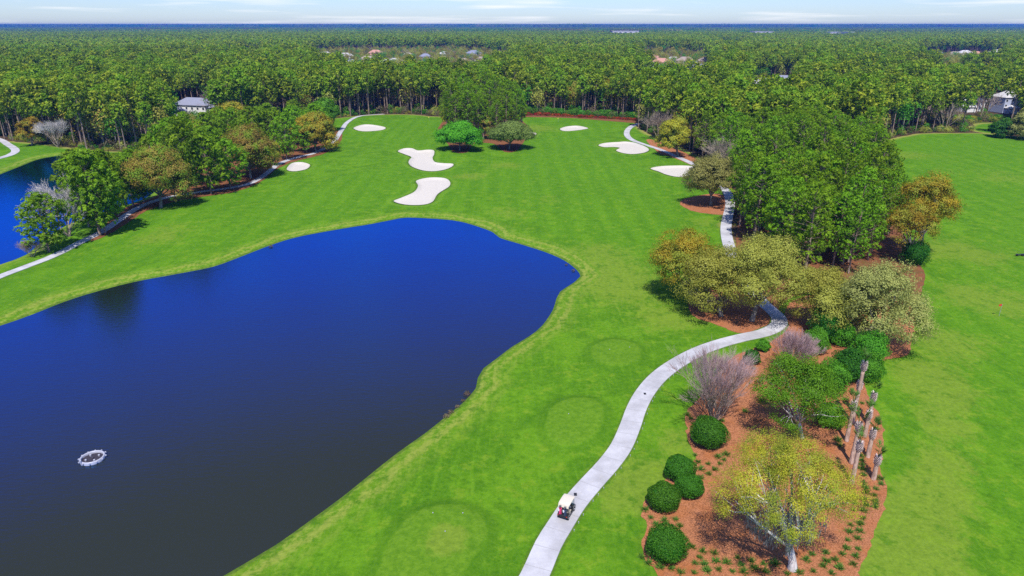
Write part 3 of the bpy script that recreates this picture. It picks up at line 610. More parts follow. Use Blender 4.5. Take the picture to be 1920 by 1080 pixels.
# ------------------------------------------------------------------ palms
def palm(seed, bx, by, hx, hy, label, boot=1.3):
    rng = np.random.default_rng(seed); x, y, z = put(bx, by); H = HT(bx, by, hy); t = empty('palm_tree', (x, y, z), rng.uniform(0, 6), label, 'palm', 'cut back palms in the mulch bed')
    m = MB(); zs = np.linspace(-.2, H-boot*.8, 12); r = [.30-.08*min(1, q/3)+rng.uniform(-.008, .008) for q in zs]; m.tube([(0, 0, q) for q in zs], r, 10); m.obj('trunk', M_palmbark, t, True)
    m = MB()                                   # criss-crossed leaf boots
    n = 66
    for i in range(n):
        f = i/n; a = i*2.4; zz = H-boot+f*boot; rr = .2+.12*math.sin(math.pi*(f*.8+.15)); d = Vector((math.cos(a), math.sin(a), 0)); s = Vector((-d.y, d.x, 0))
        p = d*rr*.75+Vector((0, 0, zz)); q = d*(rr+.16)+Vector((0, 0, zz+.30)); 
        m.add([p-s*.085, p+s*.085, q+s*.035, q-s*.035, p*1.0+Vector((0, 0, .09))-d*.02], [(0, 1, 2, 3), (3, 2, 4), (0, 3, 4), (1, 4, 2)])
    m.tube([(0, 0, H-boot), (0, 0, H-boot*.5), (0, 0, H)], [.2, .26, .17], 8); m.obj('leaf_boots', M_boots, t)
    for k in range(5):
        a = rng.uniform(0, 6.28); L = rng.uniform(.9, 1.7); lean = rng.uniform(.1, .5); P = []; D = []
        st = [Vector((math.cos(a)*lean*q*L, math.sin(a)*lean*q*L, H-.15+L*q)) for q in (0, .3, .6, 1)]
        fm = MB(); fm.tube(st, [.03, .022, .016, .01], 4)
        for q in range(26):
            b = -1.2+2.4*q/25; dd = Vector((math.cos(a+b)*.9, math.sin(a+b)*.9, .75-.3*abs(b))); s = Vector((0, 0, 1)).cross(dd).normalized()*.035; c = st[2].lerp(st[3], rng.uniform(0, 1))
            fm.add([c, c+dd*.25+s, c+dd*.62, c+dd*.25-s], [(0, 1, 2, 3)])
        fm.obj('frond', L_frond, t)
for i, a in enumerate([(1586, 831, 1594, 757, 'stout cut back palm left of the two tallest palms'), (1595, 872, 1601, 796, 'cut back palm in the middle of the left palm line'), (1596, 909, 1606, 832, 'cut back palm nearest the yellow oak'), (1620, 822, 1629, 775, 'slim cut back palm in the right line, third from its near end'), (1626, 860, 1633, 810, 'cut back palm in the right line, second from its near end'), (1637, 901, 1643, 858, 'shortest cut back palm at the near end of the right line'), (1597, 798, 1616, 684, 'tallest cut back palm with its head against the dark shrubs'), (1600, 780, 1610, 722, 'cut back palm just behind the tallest palm'), (1626, 800, 1637, 742, 'slender cut back palm farthest back in the right line')]): palm(100+i, *a)

# ------------------------------------------------------------------ grass clumps on the mulch
rng = np.random.default_rng(5); P = np.zeros((90, 3)); P[:, :2] = rng.normal(size=(90, 2))*.07; D = unit(rng, 90, .9)
CL = [leaves(P, D, .5+.06*i, .05, np.random.default_rng(i), np.random.default_rng(i+9).uniform(0, 1, 90), L_clump, 'grass_clump') for i in range(3)]
z7 = [(455,248),(475,295),(495,345),(545,310),(550,378),(610,265),(625,310),(590,350),(668,250),(655,285),(490,400),(150,665),(185,708),(245,685),(320,680),(350,725),(110,610),(85,940),(135,980),(215,1010),(290,1020),(355,1045),(450,1048),(435,870),(510,900),(485,940),(590,915),(600,970),(455,980),(520,990),(540,1035),(620,1025),(675,980),(750,945),(775,995),(790,1045),(715,1040),(845,970),(865,1020),(930,990),(945,1045),(1010,990),(1095,1060),(1175,1050),(1275,1045),(1340,1010),(1225,965),(1265,930),(1360,920),(1365,980),(1400,1060),(1425,970),(1455,1025),(1470,930),(1500,890),(1510,835),(1550,1000),(1565,945),(1580,895),(1580,825),(1590,775),(1530,730),(1520,780),(1595,725),(1615,685),(1615,635),(1550,630),(1560,585),(1615,560),(1630,590),(1635,480),(1635,510),(1620,440),(1615,390),(1610,350),(1605,290),(1600,260),(1695,530),(1700,610),(1700,570),(1705,485),(1740,450),(1735,415),(1445,160),(1450,190),(1550,540),(1640,600),(1625,470),(1700,590),(1610,320)]
z6 = [(1490,500),(1605,525),(1720,640),(1450,580),(860,270),(800,575),(490,625),(425,620),(400,595),(440,655),(640,640),(1700,700),(1725,660),(1470,640),(1440,770),(790,310)]
cp = [(1180+a/3.692, 788+b/3.692) for a, b in z7]+[(1180+a/3.692, 620+b/3.692) for a, b in z6]
for i, (px, py) in enumerate(cp):
    x, y, z = put(px, py+1); o = link('grass_clump', CL[i % 3]); o.location = (x, y, z+.05); o.rotation_euler[2] = i*1.7; s = .8+.5*((i*37) % 11)/11; o.scale = (s, s, s*.95)
    zone = 'small green grass clump in the strip between yellow oak and right fairway' if px > 1590 else 'small green grass clump below the yellow oak at the near end of the bed' if py > 1020 else 'small green grass clump between round bushes and crape myrtle' if py < 920 else 'small green grass clump beside the largest round bush'
    tag(o, zone, 'grass clump', 'grass clumps on the red mulch')

# ------------------------------------------------------------------ pines
near_p = [pine(200+i, 20+i % 3, 4.2+.25*(i % 2), 48, 15, 12, .42, .15, L_pine, cbf=.40, prr=(.17, .25), spr=.45) for i in range(5)]
near_f = [pine(210+i, 18.5, 4.4, 66, 15, 11, .42, .15, L_pine, cbf=.22, prr=(.17, .25), spr=.45) for i in range(3)]
mid_p = [pine(220+i, 20.5+[0, 1.5, -2][i % 3], [4.1, 4.8, 3.6, 4.5, 3.9][i], 17, 19, 6, .85, .38, L_pine2, trunkr=.24, n=5, cbf=.6, prr=(.30, .42), spr=.42) for i in range(5)]
bushy = [pine(240+i, 15, 5.2, 62, 17, 9, .62, .20, L_pine, cbf=.16, trunkr=.22, prr=(.18, .25), spr=.45) for i in range(3)]
bushyH = 15.; Gpine = 'pines of the course'
def place_pine(k, loc, sc, rz, lab, pool, grp):
    global_first = pool[k]
    o = empty('pine_tree', loc, rz, lab, 'pine tree', grp, sc); link('trunk', global_first[0], o); link('crown', global_first[1], o); return o
count = 0
row = [(462, 318, 224, 5.6, 'pine filling the gap left of the orange brown oak'), (600, 262, 196, 6, 'pine behind the golden olive oak'), (575, 285, 222, 4.5, 'smaller pine just left of the golden olive oak'), (300, 345, 250, 6, 'bushy pine behind the brownish oak at the pond bank'), (250, 385, 285, 5.5, 'bushy pine left of the brownish oak'), (425, 275, 205, 6.5, 'pine below the house at the back of the left row'), (92, 472, 366, 5.2, 'loose bushy pine at the near end of the pond bank'), (188, 441, 284, 6.4, 'tall bushy pine on the mulch beside the left path'), (198, 438, 300, 4.6, 'second pine trunk right beside the tall bushy pine'), (168, 425, 286, 6, 'bushy pine behind the tall one near the pond'), (222, 405, 285, 5, 'pine between the tall bushy pine and the brownish oak'), (348, 368, 226, 6, 'bushy bright green pine right of the brownish oak'), (396, 362, 246, 6, 'bushy pine standing at the shaded path'), (322, 352, 226, 6, 'bushy pine behind the brownish oak'), (372, 345, 216, 6, 'bushy pine in the second line of the left row'), (432, 352, 262, 5.5, 'dark pine just left of the orange brown oak'), (410, 330, 236, 6, 'bushy pine behind the dark pine of the left row'), (538, 300, 216, 5, 'slim pine with a bare pale trunk beside the far left path'), (520, 285, 205, 6, 'pine behind the slim pale trunked pine'), (480, 290, 205, 6.4, 'broad green pine behind the orange brown oak'), (445, 290, 205, 6.4, 'broad green pine near the golden trees'), (555, 270, 200, 6.5, 'green pine left of the golden olive oak'), (500, 265, 196, 6.5, 'pine in the back line of the left row'), (560, 250, 190, 6, 'pine left of the deep green round tree'), (270, 378, 300, 4, 'lower green tree crown over the pond water'), (405, 300, 212, 6, 'pine above the golden tree by the house')]
for i, (px, by, ty, R, l) in enumerate(row):
    x, y, z = put(px, by); H = HT(px, by, ty); o = place_pine(i % 3, (x, y, z), H/bushyH, i*1.3, l, bushy, 'bushy pines of the left tree row'); k = R/4.8/(H/bushyH)*1.05; o.scale[0] *= k; o.scale[1] *= k; count += 1
# forest points
rng = np.random.default_rng(77)
clear = [(590, 940, 545, 1420), (1195, 1340, 455, 1240), (1400, 1495, 385, 650), (1722, 1890, 700, 1330), (318, 402, 300, 450), (1858, 1915, 352, 455), (1796, 1836, 352, 470), (428, 505, 880, 1150), (1690, 1890, 500, 680), (1340, 1400, 1250, 1700), (1128, 1212, 2300, 3600), (1540, 1604, 2050, 3050), (1395, 1465, 2350, 3300)]
def field(x0, x1, y0, y1, sp, marg):
    gx, gy = np.meshgrid(np.arange(x0, x1, sp), np.arange(y0, y1, sp)); n = gx.size
    X = gx.ravel()+rng.uniform(-.42, .42, n)*sp; Y = gy.ravel()+rng.uniform(-.42, .42, n)*sp
    k = (np.abs(X) < .775*(Y*CP+18)+marg); return X[k], Y[k]
def px_of(X, Y, z=12): return 960+F*X/(Y*CP+(CAMH-z)*SP)
def clr(X, Y):
    p = px_of(X, Y); m = np.zeros(X.shape, bool)
    for a, b, c, d in clear: w = 14*np.sin(Y*.031+a)+7*np.sin(Y*.013+X*.05); v = 45*np.sin(X*.028+a)*(c > 420)*np.clip((d-c)/300, .1, 1); m |= (p > a+w*(c > 420)) & (p < b+w*(c > 420)) & (Y > c+v*.3) & (Y < d+v) if c < 500 else (np.abs((p+w-(a+b)/2)/((b-a)/2*1.12))**3+np.abs((Y-v*.5-(c+d)/2)/((d-c)/2*1.05))**3 < 1)
    return m
ISL = catmull([G(x, y) for x, y in [(832, 246), (866, 227), (962, 227), (980, 244), (955, 258), (900, 264), (862, 266)]], 4)
X, Y = field(-640, 640, 110, 860, 5.3, 30)
gd = np.maximum(sdist(GOLF, X, Y), sdist_local(GOLF2, X, Y, 20, -100)); il = sdist(ISL, X, Y)
ld = lake_d(X, Y)
grovem = (X > 30) & (X < 130) & (Y < 330)
pd = np.minimum.reduce([polyline_d(p, X, Y, 8) for p in PATHS.values()])
rowz = (px_of(X, Y) < 640) & (Y < 340) & (gd > -60) & (X > G(300, 275)[0])
edge = (gd < -2.0) | ((gd < 1.5) & (gd > -2) & (rng.uniform(0, 1, X.size) < .3))
dens = np.sin(X*.045)+np.sin(Y*.06+X*.02)+rng.normal(0, .8, X.size)
ok = (edge | (il > -1)) & (ld > 4) & (pd > 2.0) & ~clr(X, Y) & ((dens > -1.45) | (grovem & (rng.uniform(0, 1, X.size) > .05)))
wedge = (Y > 350) & (Y < 440) & (px_of(X, Y, 0) > 1000) & (px_of(X, Y, 0) < 1190) & (gd > -26) & (rng.uniform(0, 1, X.size) < .35)
ok &= ~wedge
ok &= ~((Y > 345) & (rng.uniform(0, 1, X.size) < .2))
X, Y, il_, gd_ = X[ok], Y[ok], il[ok], gd[ok]
o_ = np.argsort(np.hypot(X, Y)); X, Y, il_, gd_ = X[o_], Y[o_], il_[o_], gd_[o_]
isl_i = np.where(il_ > -1)[0]; rest = np.where(il_ <= -1)[0]
nI = 300-count-len(isl_i); near_i = rest[:nI]; far_i = rest[nI:]
Zg = Hf(X, Y)
tone = lambda n: np.clip(rng.normal(.97, .12, n), .62, 1.22)
sN = tone(len(X))
for idx, i in enumerate(list(isl_i)+list(near_i)):
    x, y = X[i], Y[i]; k = int(rng.integers(0, 5)); s = np.clip(.97+(sN[i]-.97)*1.2, .78, 1.16)*(.98 if il_[i] <= -1 else 1.02); s *= 1 if il_[i] <= -1 else rng.uniform(.8, 1.1); pool = near_f if (y < 182 or px_of(np.array([x]), np.array([y]), 0)[0] < 1430 or rng.uniform() < .3) and il_[i] <= -1 and x > 0 else near_p
    if il_[i] > -1: lab = 'tall pine in the tree island in the middle of the far fairway'; g = 'pines of the fairway island'
    elif y < 200: lab = 'tall pine at the near end of the dense grove between the fairways'; g = 'pines of the grove between the fairways'
    elif y < 265: lab = 'tall pine in the middle of the dense grove between the fairways'; g = 'pines of the grove between the fairways'
    elif x > 0: lab = 'tall pine at the far end of the grove where it joins the forest'; g = 'pines of the grove between the fairways'
    else: lab = 'tall bare trunked pine at the near edge of the left forest'; g = 'pines at the edge of the left forest'
    place_pine(k % len(pool), (x, y, Zg[i]-.1), s, rng.uniform(0, 6.28), lab, pool, g)
# --- prototypes for the uncountable forest
def combine(parts, name):
    V = []; Fs = []; mi = []; T = []; mats = []; k = 0
    me = bpy.data.meshes.new(name)
    for m in parts:
        if m is None: continue
        n = len(m.vertices); v = np.empty(n*3, np.float32); m.vertices.foreach_get('co', v); V.append(v.reshape(-1, 3))
        if 'tint' in m.attributes: t = np.empty(n, np.float32); m.attributes['tint'].data.foreach_get('value', t)
        else: t = np.full(n, .5, np.float32)
        T.append(t); mt = m.materials[0]
        if mt not in mats: mats.append(mt)
        for p in m.polygons: Fs.append([i+k for i in p.vertices]); mi.append(mats.index(mt))
        k += n
    me.from_pydata(np.concatenate(V).tolist(), [], Fs); a = me.attributes.new('tint', 'FLOAT', 'POINT'); a.data.foreach_set('value', np.concatenate(T))
    for m in mats: me.materials.append(m)
    me.polygons.foreach_set('material_index', mi); me.update(); return me
def cloud(name, protos, X, Y, Z, S, idx, rots, label):
    col = bpy.data.collections.new(name+'_kinds')
    for i, me in enumerate(protos):
        o = bpy.data.objects.new('kind_%02d_%s' % (i, name), me); col.objects.link(o)
    n = len(X); me = bpy.data.meshes.new(name); me.vertices.add(n); me.vertices.foreach_set('co', np.column_stack([X, Y, Z]).astype(np.float32).ravel())
    for nm, ty, dat in (('proto', 'INT', idx.astype(np.int32)), ('size', 'FLOAT', S.astype(np.float32)), ('spin', 'FLOAT', rots.astype(np.float32))):
        a = me.attributes.new(nm, ty, 'POINT'); a.data.foreach_set('value', dat)
    ob = link(name, me); g = bpy.data.node_groups.new(name, 'GeometryNodeTree')
    g.interface.new_socket('Geometry', in_out='INPUT', socket_type='NodeSocketGeometry'); g.interface.new_socket('Geometry', in_out='OUTPUT', socket_type='NodeSocketGeometry')
    gi = g.nodes.new('NodeGroupInput'); go = g.nodes.new('NodeGroupOutput'); ip = g.nodes.new('GeometryNodeInstanceOnPoints'); ci = g.nodes.new('GeometryNodeCollectionInfo')
    ci.inputs[0].default_value = col; ci.inputs['Separate Children'].default_value = True; ci.inputs['Reset Children'].default_value = True
    def na(nm, dt):
        q = g.nodes.new('GeometryNodeInputNamedAttribute'); q.data_type = dt; q.inputs[0].default_value = nm; return q.outputs[0]
    cx = g.nodes.new('ShaderNodeCombineXYZ'); L = g.links.new
    L(na('spin', 'FLOAT'), cx.inputs[2]); L(gi.outputs[0], ip.inputs['Points']); L(ci.outputs[0], ip.inputs['Instance']); ip.inputs['Pick Instance'].default_value = True
    L(na('proto', 'INT'), ip.inputs['Instance Index']); L(cx.outputs[0], ip.inputs['Rotation']); L(na('size', 'FLOAT'), ip.inputs['Scale']); L(ip.outputs[0], go.inputs[0])
    md = ob.modifiers.new('scatter', 'NODES'); md.node_group = g
    tag(ob, label, None, None, 'stuff'); return ob
def lowbroad(seed, R, H, mat, n=260, leaf=1.1):
    rg = np.random.default_rng(seed); u = unit(rg, n, .4); lob = rg.normal(size=(7, 3))*[R*.4, R*.4, H*.12]; q = lob[rg.integers(0, 7, n)]+u*np.array([R*.55, R*.55, H*.26])+[0, 0, H*.66]
    cr = leaves(q, u, leaf, leaf*.6, rg, rg.uniform(0, 1, n), mat, N=u+rg.normal(size=(n, 3))*.45+[0, 0, .2]); m = MB(); m.tube([(0, 0, 0), (0, 0, H*.6)], [R*.06, R*.03], 4); return [m.mesh('trunk', M_obark), cr]
P1 = [combine(p, 'pine') for p in mid_p]+[combine(lowbroad(300+i, 4.2, 12, m, 700, .75), 'broad') for i, m in enumerate((L_green, L_olive, L_gold, L_orange))]+[combine(bare(330, 11, 3, 4, 4, M_twig, .12, M_twig, .5, 3), 'bare')]
P2 = [combine(pine(340+i, 20.5, 3.9, 11, 9, 4, 1.7, .8, L_pine2, n=4, stubs=0, trunkr=.25), 'pinefar') for i in range(4)]+[combine(lowbroad(350+i, 5, 14, m, 220, 1.5), 'broadfar') for i, m in enumerate((L_green, L_olive, L_gold, L_brown))]
protos = P1+P2
def kinds(n, pine_ids, extra, frac):
    k = rng.choice(pine_ids, n); m = rng.uniform(0, 1, n) < frac; k[m] = rng.choice(extra, m.sum()); return k
xa, ya = X[far_i], Y[far_i]; na_ = len(xa); ka = kinds(na_, [0, 1, 2, 3, 4], [5, 5, 6, 7, 8, 9, 5, 6], .16); sa = sN[far_i]*np.where(ka > 4, 1.3, 1.10)
za = Zg[far_i]
X2, Y2 = field(-2300, 2300, 860, 2700, 7.6, 60); m2 = ~clr(X2, Y2) & ((np.sin(X2*.011+2)+np.sin(Y2*.008+X2*.004)+rng.normal(0, .5, X2.size)) > -1.75); X2, Y2 = X2[m2], Y2[m2]
patch = (np.sin(X2*.006+1)+np.sin(Y2*.007-X2*.003)) > 1.35
k2 = kinds(len(X2), [10, 11, 12, 13], [14, 14, 15, 16, 17], .15); pm = patch & (rng.uniform(0, 1, len(X2)) < .7); k2[pm] = rng.choice([14, 15, 16, 17], pm.sum()); s2 = rng.uniform(.85, 1.2, len(X2))*np.where(k2 > 13, .85, 1.05)
# low pale trees in the clearings round the houses
Xc, Yc = field(-700, 700, 500, 1750, 9, 0); mc = clr(Xc, Yc) & (rng.uniform(0, 1, Xc.size) < .5) & (Yc > 620); Xc, Yc = Xc[mc], Yc[mc]; kc = rng.choice([6, 7, 8, 8, 5, 9, 6], len(Xc)); sc_ = rng.uniform(.45, .95, len(Xc))
XX = np.concatenate([xa, X2, Xc]); YY = np.concatenate([ya, Y2, Yc])
cloud('forest', protos, XX, YY, np.concatenate([za, np.zeros(len(X2)+len(Xc))])-.1, np.concatenate([sa, s2, sc_]), np.concatenate([ka, k2, kc]), rng.uniform(0, 6.28, len(XX)), 'dense green pine forest round the golf course')
# far woods: clumps of many crowns
def patchm(seed, mat, S=95, n=80, mix=()):
    rg = np.random.default_rng(seed); P = rg.uniform(-S/2, S/2, (n, 2)); C = []; D = []; T = []
    for i in range(n):
        u = unit(rg, 16, .6); hh = rg.uniform(11, 19); C.append(u*[4.2, 4.2, 3.6]+[P[i, 0], P[i, 1], hh]); D.append(u+rg.normal(size=(16, 3))*.5); T.append(np.full(16, rg.uniform()))
    me = leaves(np.concatenate(C), np.concatenate(D), 4.2, 3.2, rg, np.concatenate(T), mat, N=np.concatenate(D)); return me
P3 = [patchm(400, L_pine2), patchm(401, L_pine2), patchm(402, L_pine2), patchm(403, L_green), patchm(404, L_brown, n=50), patchm(405, L_olive, n=40)]
X3, Y3 = field(-8500, 8500, 2740, 9500, 84, 100); k3 = kinds(len(X3), [0, 1, 2, 0, 1, 3], [4, 5], .07); s3 = rng.uniform(.9, 1.15, len(X3))
pm = (np.sin(X3*.0021+.5)+np.sin(Y3*.0017+X3*.0007)) > 1.25; k3[pm] = rng.choice([3, 4, 4, 5], pm.sum())
gp = (rng.uniform(0, 1, len(X3)) > .04) & ~clr(X3, Y3); X3, Y3, k3, s3 = X3[gp], Y3[gp], k3[gp], s3[gp]
X4, Y4 = field(-23000, 23000, 9500, 27000, 260, 300); k4 = kinds(len(X4), [0, 1, 2, 3], [4, 5], .1); s4 = rng.uniform(2.3, 3.3, len(X4)); z4 = -22*rng.uniform(.7, 1.2, len(X4))
cloud('far_woods', P3, np.concatenate([X3, X4]), np.concatenate([Y3, Y4]), np.concatenate([np.zeros(len(X3)), z4]), np.concatenate([s3, s4]), np.concatenate([k3, k4]), rng.uniform(0, 6.28, len(X3)+len(X4)), 'endless pine woods fading to blue at the horizon')
# undergrowth along the forest edges and inside
PU = [bush(500+i, r, h, m, n, .42, False, .12, False)[0] for i, (r, h, m, n) in enumerate([(1.5, 2.2, L_green, 260), (1.9, 3.0, L_olive, 300), (1.3, 1.6, L_yellow, 200), (2.2, 3.6, L_brown, 320), (1.6, 4.2, L_green, 320), (1.2, 1.8, L_dark, 220)])]
Xu, Yu = field(-480, 480, 140, 520, 2.6, 20); gu = np.maximum(sdist(GOLF, Xu, Yu), sdist_local(GOLF2, Xu, Yu, 20, -100)); pu = np.minimum.reduce([polyline_d(p, Xu, Yu, 8) for p in PATHS.values()])
gin = (Xu > 25) & (Yu < 300); mu = (gu < -.8) & (gu > -70) & (lake_d(Xu, Yu) > 3) & (pu > 3.2) & (rng.uniform(0, 1, Xu.size) < np.where(gin, .10, np.where(gu > -7, .75, .33))) & ~(gin & (Yu < 165))
Xu, Yu, gu = Xu[mu], Yu[mu], gu[mu]; ku = rng.choice([0, 1, 2, 3, 4, 5, 0, 1, 3], len(Xu)); su = rng.uniform(.55, 1.25, len(Xu))*np.where(gu > -5, .85, 1.05)
cloud('undergrowth', PU, Xu, Yu, Hf(Xu, Yu)-.2, su, ku, rng.uniform(0, 6.28, len(Xu)), 'mixed low shrubs and palmettos under the forest pines')
# red azaleas and the green hedge behind them
az = [bush(520+i, 1.25, 1.5, L_red, 420, .3, False, .1, False)[0] for i in range(2)]; hg = [bush(525+i, 2.2, 3.6, L_green, 800, .45, False, .1, False)[0] for i in range(2)]
line = catmull([G(x, y) for x, y in [(955, 218), (1010, 217), (1060, 218.5), (1110, 220), (1150, 222), (1190, 226)]], 1.9, False)
for i, (x, y) in enumerate(line):
    o = link('azalea_shrub', az[i % 2]); o.location = (x+rng.normal()*.4, y+rng.normal()*.5, H1(x, y)); o.rotation_euler[2] = i; s = rng.uniform(.65, 1.3); o.scale = (s, s, s); tag(o, 'low red flowering azalea in the bed at the far fairway edge', 'shrub', 'red azaleas along the far forest edge')
for i, (x, y) in enumerate(line[::2]):
    o = link('hedge_shrub', hg[i % 2]); o.location = (x+rng.normal()*.4, y+5+rng.normal()*.5, H1(x, y)); o.rotation_euler[2] = i; s = rng.uniform(.8, 1.2); o.scale = (s, s, s); tag(o, 'rounded green shrub behind the red azaleas', 'shrub', 'green shrubs behind the red azaleas')

# ------------------------------------------------------------------ houses
def roofmat(name, c): return simple(name, c, .85, .2, .25, 1.5)
RM = {'grey': roofmat('grey_shingles', (.22, .23, .30)), 'brown': roofmat('brown_shingles', (.30, .24, .20)), 'red': roofmat('red_tiles', (.46, .24, .18)), 'pale': roofmat('pale_shingles', (.50, .48, .48)), 'blue': roofmat('blue_shingles', (.15, .20, .42)), 'navy': roofmat('navy_shingles', (.03, .05, .16))}
WM = {'white': simple('white_render', (.74, .73, .70), .8, .2, .06), 'cream': simple('cream_render', (.62, .52, .40), .8, .2, .08), 'tan': simple('tan_render', (.48, .36, .28), .8, .2, .1), 'bluegrey': simple('blue_grey_siding', (.42, .46, .60), .7, .3, .08)}
M_glass = simple('dark_glass', (.03, .04, .05), .08, .6); M_trim = simple('white_trim', (.75, .75, .74), .5, .4, .03); M_door = simple('brown_door', (.16, .07, .04), .5, .4)
def house(x, y, rz, w, d, st, roof, wall, label, seed=0, wing=True):
    rg = random.Random(seed); h = 2.9*st+.3; t = empty('house', (x, y, H1(x, y) if y < 500 else 0), rz, label, 'house', 'houses beyond the course trees')
    blocks = [(0, 0, w, d, h)]
    if wing: blocks += [(-w*.28, -d*.5-2.2, w*.36, 4.6, 3.1 if st > 1 else h*.95), (w*.36, d*.1, w*.4, d*.75, h*.8 if st > 1 else h*.98)]
    m = MB(); r = MB()
    for i, (cx, cy, bw, bd, bh) in enumerate(blocks):
        m.box((cx, cy, bh/2), (bw-.01*i, bd-.01*i, bh))
        ow, od = bw/2+.55, bd/2+.55; k = min(ow, od); rh = k*.62+.013*i; A = ow-k*.98 if ow > od else .05; B = od-k*.98 if od > ow else .05; z0 = bh-.02-.011*i
        v = [(cx-ow, cy-od, z0), (cx+ow, cy-od, z0), (cx+ow, cy+od, z0), (cx-ow, cy+od, z0)]; v += [(a, b, c+.2) for a, b, c in v]; v += [(cx-A, cy-B, z0+rh+.2), (cx+A, cy-B, z0+rh+.2), (cx+A, cy+B, z0+rh+.2), (cx-A, cy+B, z0+rh+.2)]
        r.add(v, [(3, 2, 1, 0), (0, 1, 5, 4), (1, 2, 6, 5), (2, 3, 7, 6), (3, 0, 4, 7), (4, 5, 9, 8), (5, 6, 10, 9), (6, 7, 11, 10), (7, 4, 8, 11), (8, 9, 10, 11)])
    m.obj('wall', WM[wall], t); ro = r.obj('roof', RM[roof], t)
    c = MB(); c.box((w*.18, d*.15, h+2.2), (.9, .7, 3.0)); c.obj('chimney', WM[wall], ro)
    for s in range(st):
        for i in range(max(3, int(w/3.2))):
            wx = -w/2+1.3+i*(w-2.6)/max(2, int(w/3.2)-1)
            if wing and s == 0 and wx < -w*.05: continue
            z = 1.6+2.9*s; f = MB(); f.box((wx, -d/2-.03, z), (1.5, .1, 1.5)); fo = f.obj('window', M_trim, t); p = MB(); p.box((wx, -d/2-.09, z), (1.25, .05, 1.25)); p.obj('pane', M_glass, fo)
    if wing:
        g = MB(); g.box((-w*.28, -d*.5-4.53, 1.25), (w*.22, .08, 2.3)); g.obj('garage_door', M_trim, t)
    dm = MB(); dm.box((w*.02, -d/2-.04, 1.1), (1.1, .1, 2.2)); dm.obj('door', M_door, t)
    return t
def hpx(px, Y): return XY(px, Y, 4)
Hs = [(368, 412, -.3, 22, 11, 2, 'grey', 'white', 'white two storey house with grey roofs behind the left tree row'), (322, 430, .3, 13, 9, 1, 'grey', 'cream', 'low cream house left of the white two storey house'),
 (1893, 430, .15, 18, 11, 3, 'pale', 'bluegrey', 'tall blue grey house behind the right pines'), (1815, 440, .1, 15, 10, 2, 'pale', 'white', 'white house behind the right pines, left of the blue grey one'), (1722, 425, 0, 14, 9, 2, 'brown', 'tan', 'tan house half hidden behind the middle of the right pine edge'), (1665, 440, .2, 12, 9, 1, 'pale', 'white', 'pale low house behind the left part of the right pine edge'), (1870, 585, .2, 15, 10, 2, 'blue', 'white', 'blue grey roofed house above the right pines')]
for i, (px, Yh, rz, w, d, st, rf, wl, l) in enumerate(Hs): x, y = hpx(px, Yh); house(x, y, rz, w, d, st, rf, wl, l, i)
far_h = [(632, 905, 'grey', 'white'), (615, 880, 'brown', 'cream'), (655, 930, 'grey', 'cream'), (690, 960, 'brown', 'tan'), (742, 965, 'pale', 'white'), (725, 925, 'pale', 'cream'), (798, 1060, 'grey', 'white'), (830, 1040, 'brown', 'tan'), (870, 980, 'brown', 'cream'), (905, 940, 'brown', 'tan'), (925, 1000, 'pale', 'white'), (648, 1150, 'pale', 'white'), (705, 1200, 'red', 'tan'), (765, 1180, 'pale', 'cream'), (835, 1220, 'pale', 'white'), (888, 1180, 'grey', 'white'), (610, 1200, 'pale', 'tan'),
 (1222, 1090, 'red', 'white'), (1240, 900, 'red', 'tan'), (1222, 850, 'pale', 'white'), (1262, 1010, 'pale', 'cream'), (1285, 940, 'brown', 'cream'), (1310, 820, 'blue', 'bluegrey'), (1300, 880, 'grey', 'white'), (1325, 930, 'brown', 'tan'), (1362, 1480, 'grey', 'white'), (1345, 1520, 'brown', 'cream'),
 (1738, 1180, 'navy', 'white'), (1755, 1230, 'grey', 'cream'), (1790, 1210, 'brown', 'white'), (1808, 1180, 'pale', 'white'), (1828, 1220, 'red', 'tan'), (1848, 1180, 'brown', 'cream'), (1866, 1230, 'pale', 'white'), (1722, 1270, 'pale', 'white'),
 (1435, 560, 'pale', 'white'), (1468, 590, 'grey', 'cream'), (1782, 630, 'pale', 'white'), (1845, 640, 'grey', 'tan'), (1735, 610, 'grey', 'cream'), (1698, 600, 'red', 'cream'), (470, 1080, 'red', 'tan'), (448, 1050, 'brown', 'cream')]
seen = set()
reg = lambda px: 'in the clearing above the middle of the forest' if 590 < px < 940 else 'in the clearing right of the middle forest' if 1200 < px < 1335 else 'in the row far off at right' if 1715 < px < 1890 and False else 'far off at right above the right fairway' if px > 1690 else 'beyond the grove pines' if px > 1330 else 'beyond the left forest'
for i, (px, Yh, rf, wl) in enumerate(far_h):
    x, y = hpx(px, Yh); l = '%s roofed %s house %s' % (rf, {'bluegrey': 'blue grey'}.get(wl, wl), reg(px))
    if l in seen: l = 'smaller '+l
    if l in seen: l = l.replace('smaller', 'partly hidden')
    seen.add(l); s = 'smaller' in l
    house(x, y, random.Random(i).uniform(-.6, .6), 17 if s else 23, 12 if s else 14, 1 if (i % 3 and Yh > 700) else 2, rf, wl, l, i)
M_pbox = simple('pale_metal', (.66, .64, .62), .6, .3)
for i, (px, Yh, w, l) in enumerate([(1172, 3350, 120, 'long pale warehouse near the horizon above the middle forest'), (1562, 2900, 45, 'white block building far off above the grove'), (1592, 2850, 40, 'smaller white building beside the far white block'), (1428, 3100, 90, 'long low grey building far off left of the white block')]):
    x, y = XY(px, Yh, 20); t = empty('warehouse', (x, y, 0), .1*i, l, 'warehouse'); m = MB(); m.box((0, 0, 11), (w, 40, 22)); m.obj('wall', M_pbox, t); r = MB(); r.box((0, 0, 22.6), (w+2, 42, 1.2)); r.obj('roof', RM['pale'], t)
    for q in range(5): dd = MB(); dd.box((-w*.4+q*w*.2, -20.2, 15), (w*.08, .4, 5)); dd.obj('window', M_glass, t)

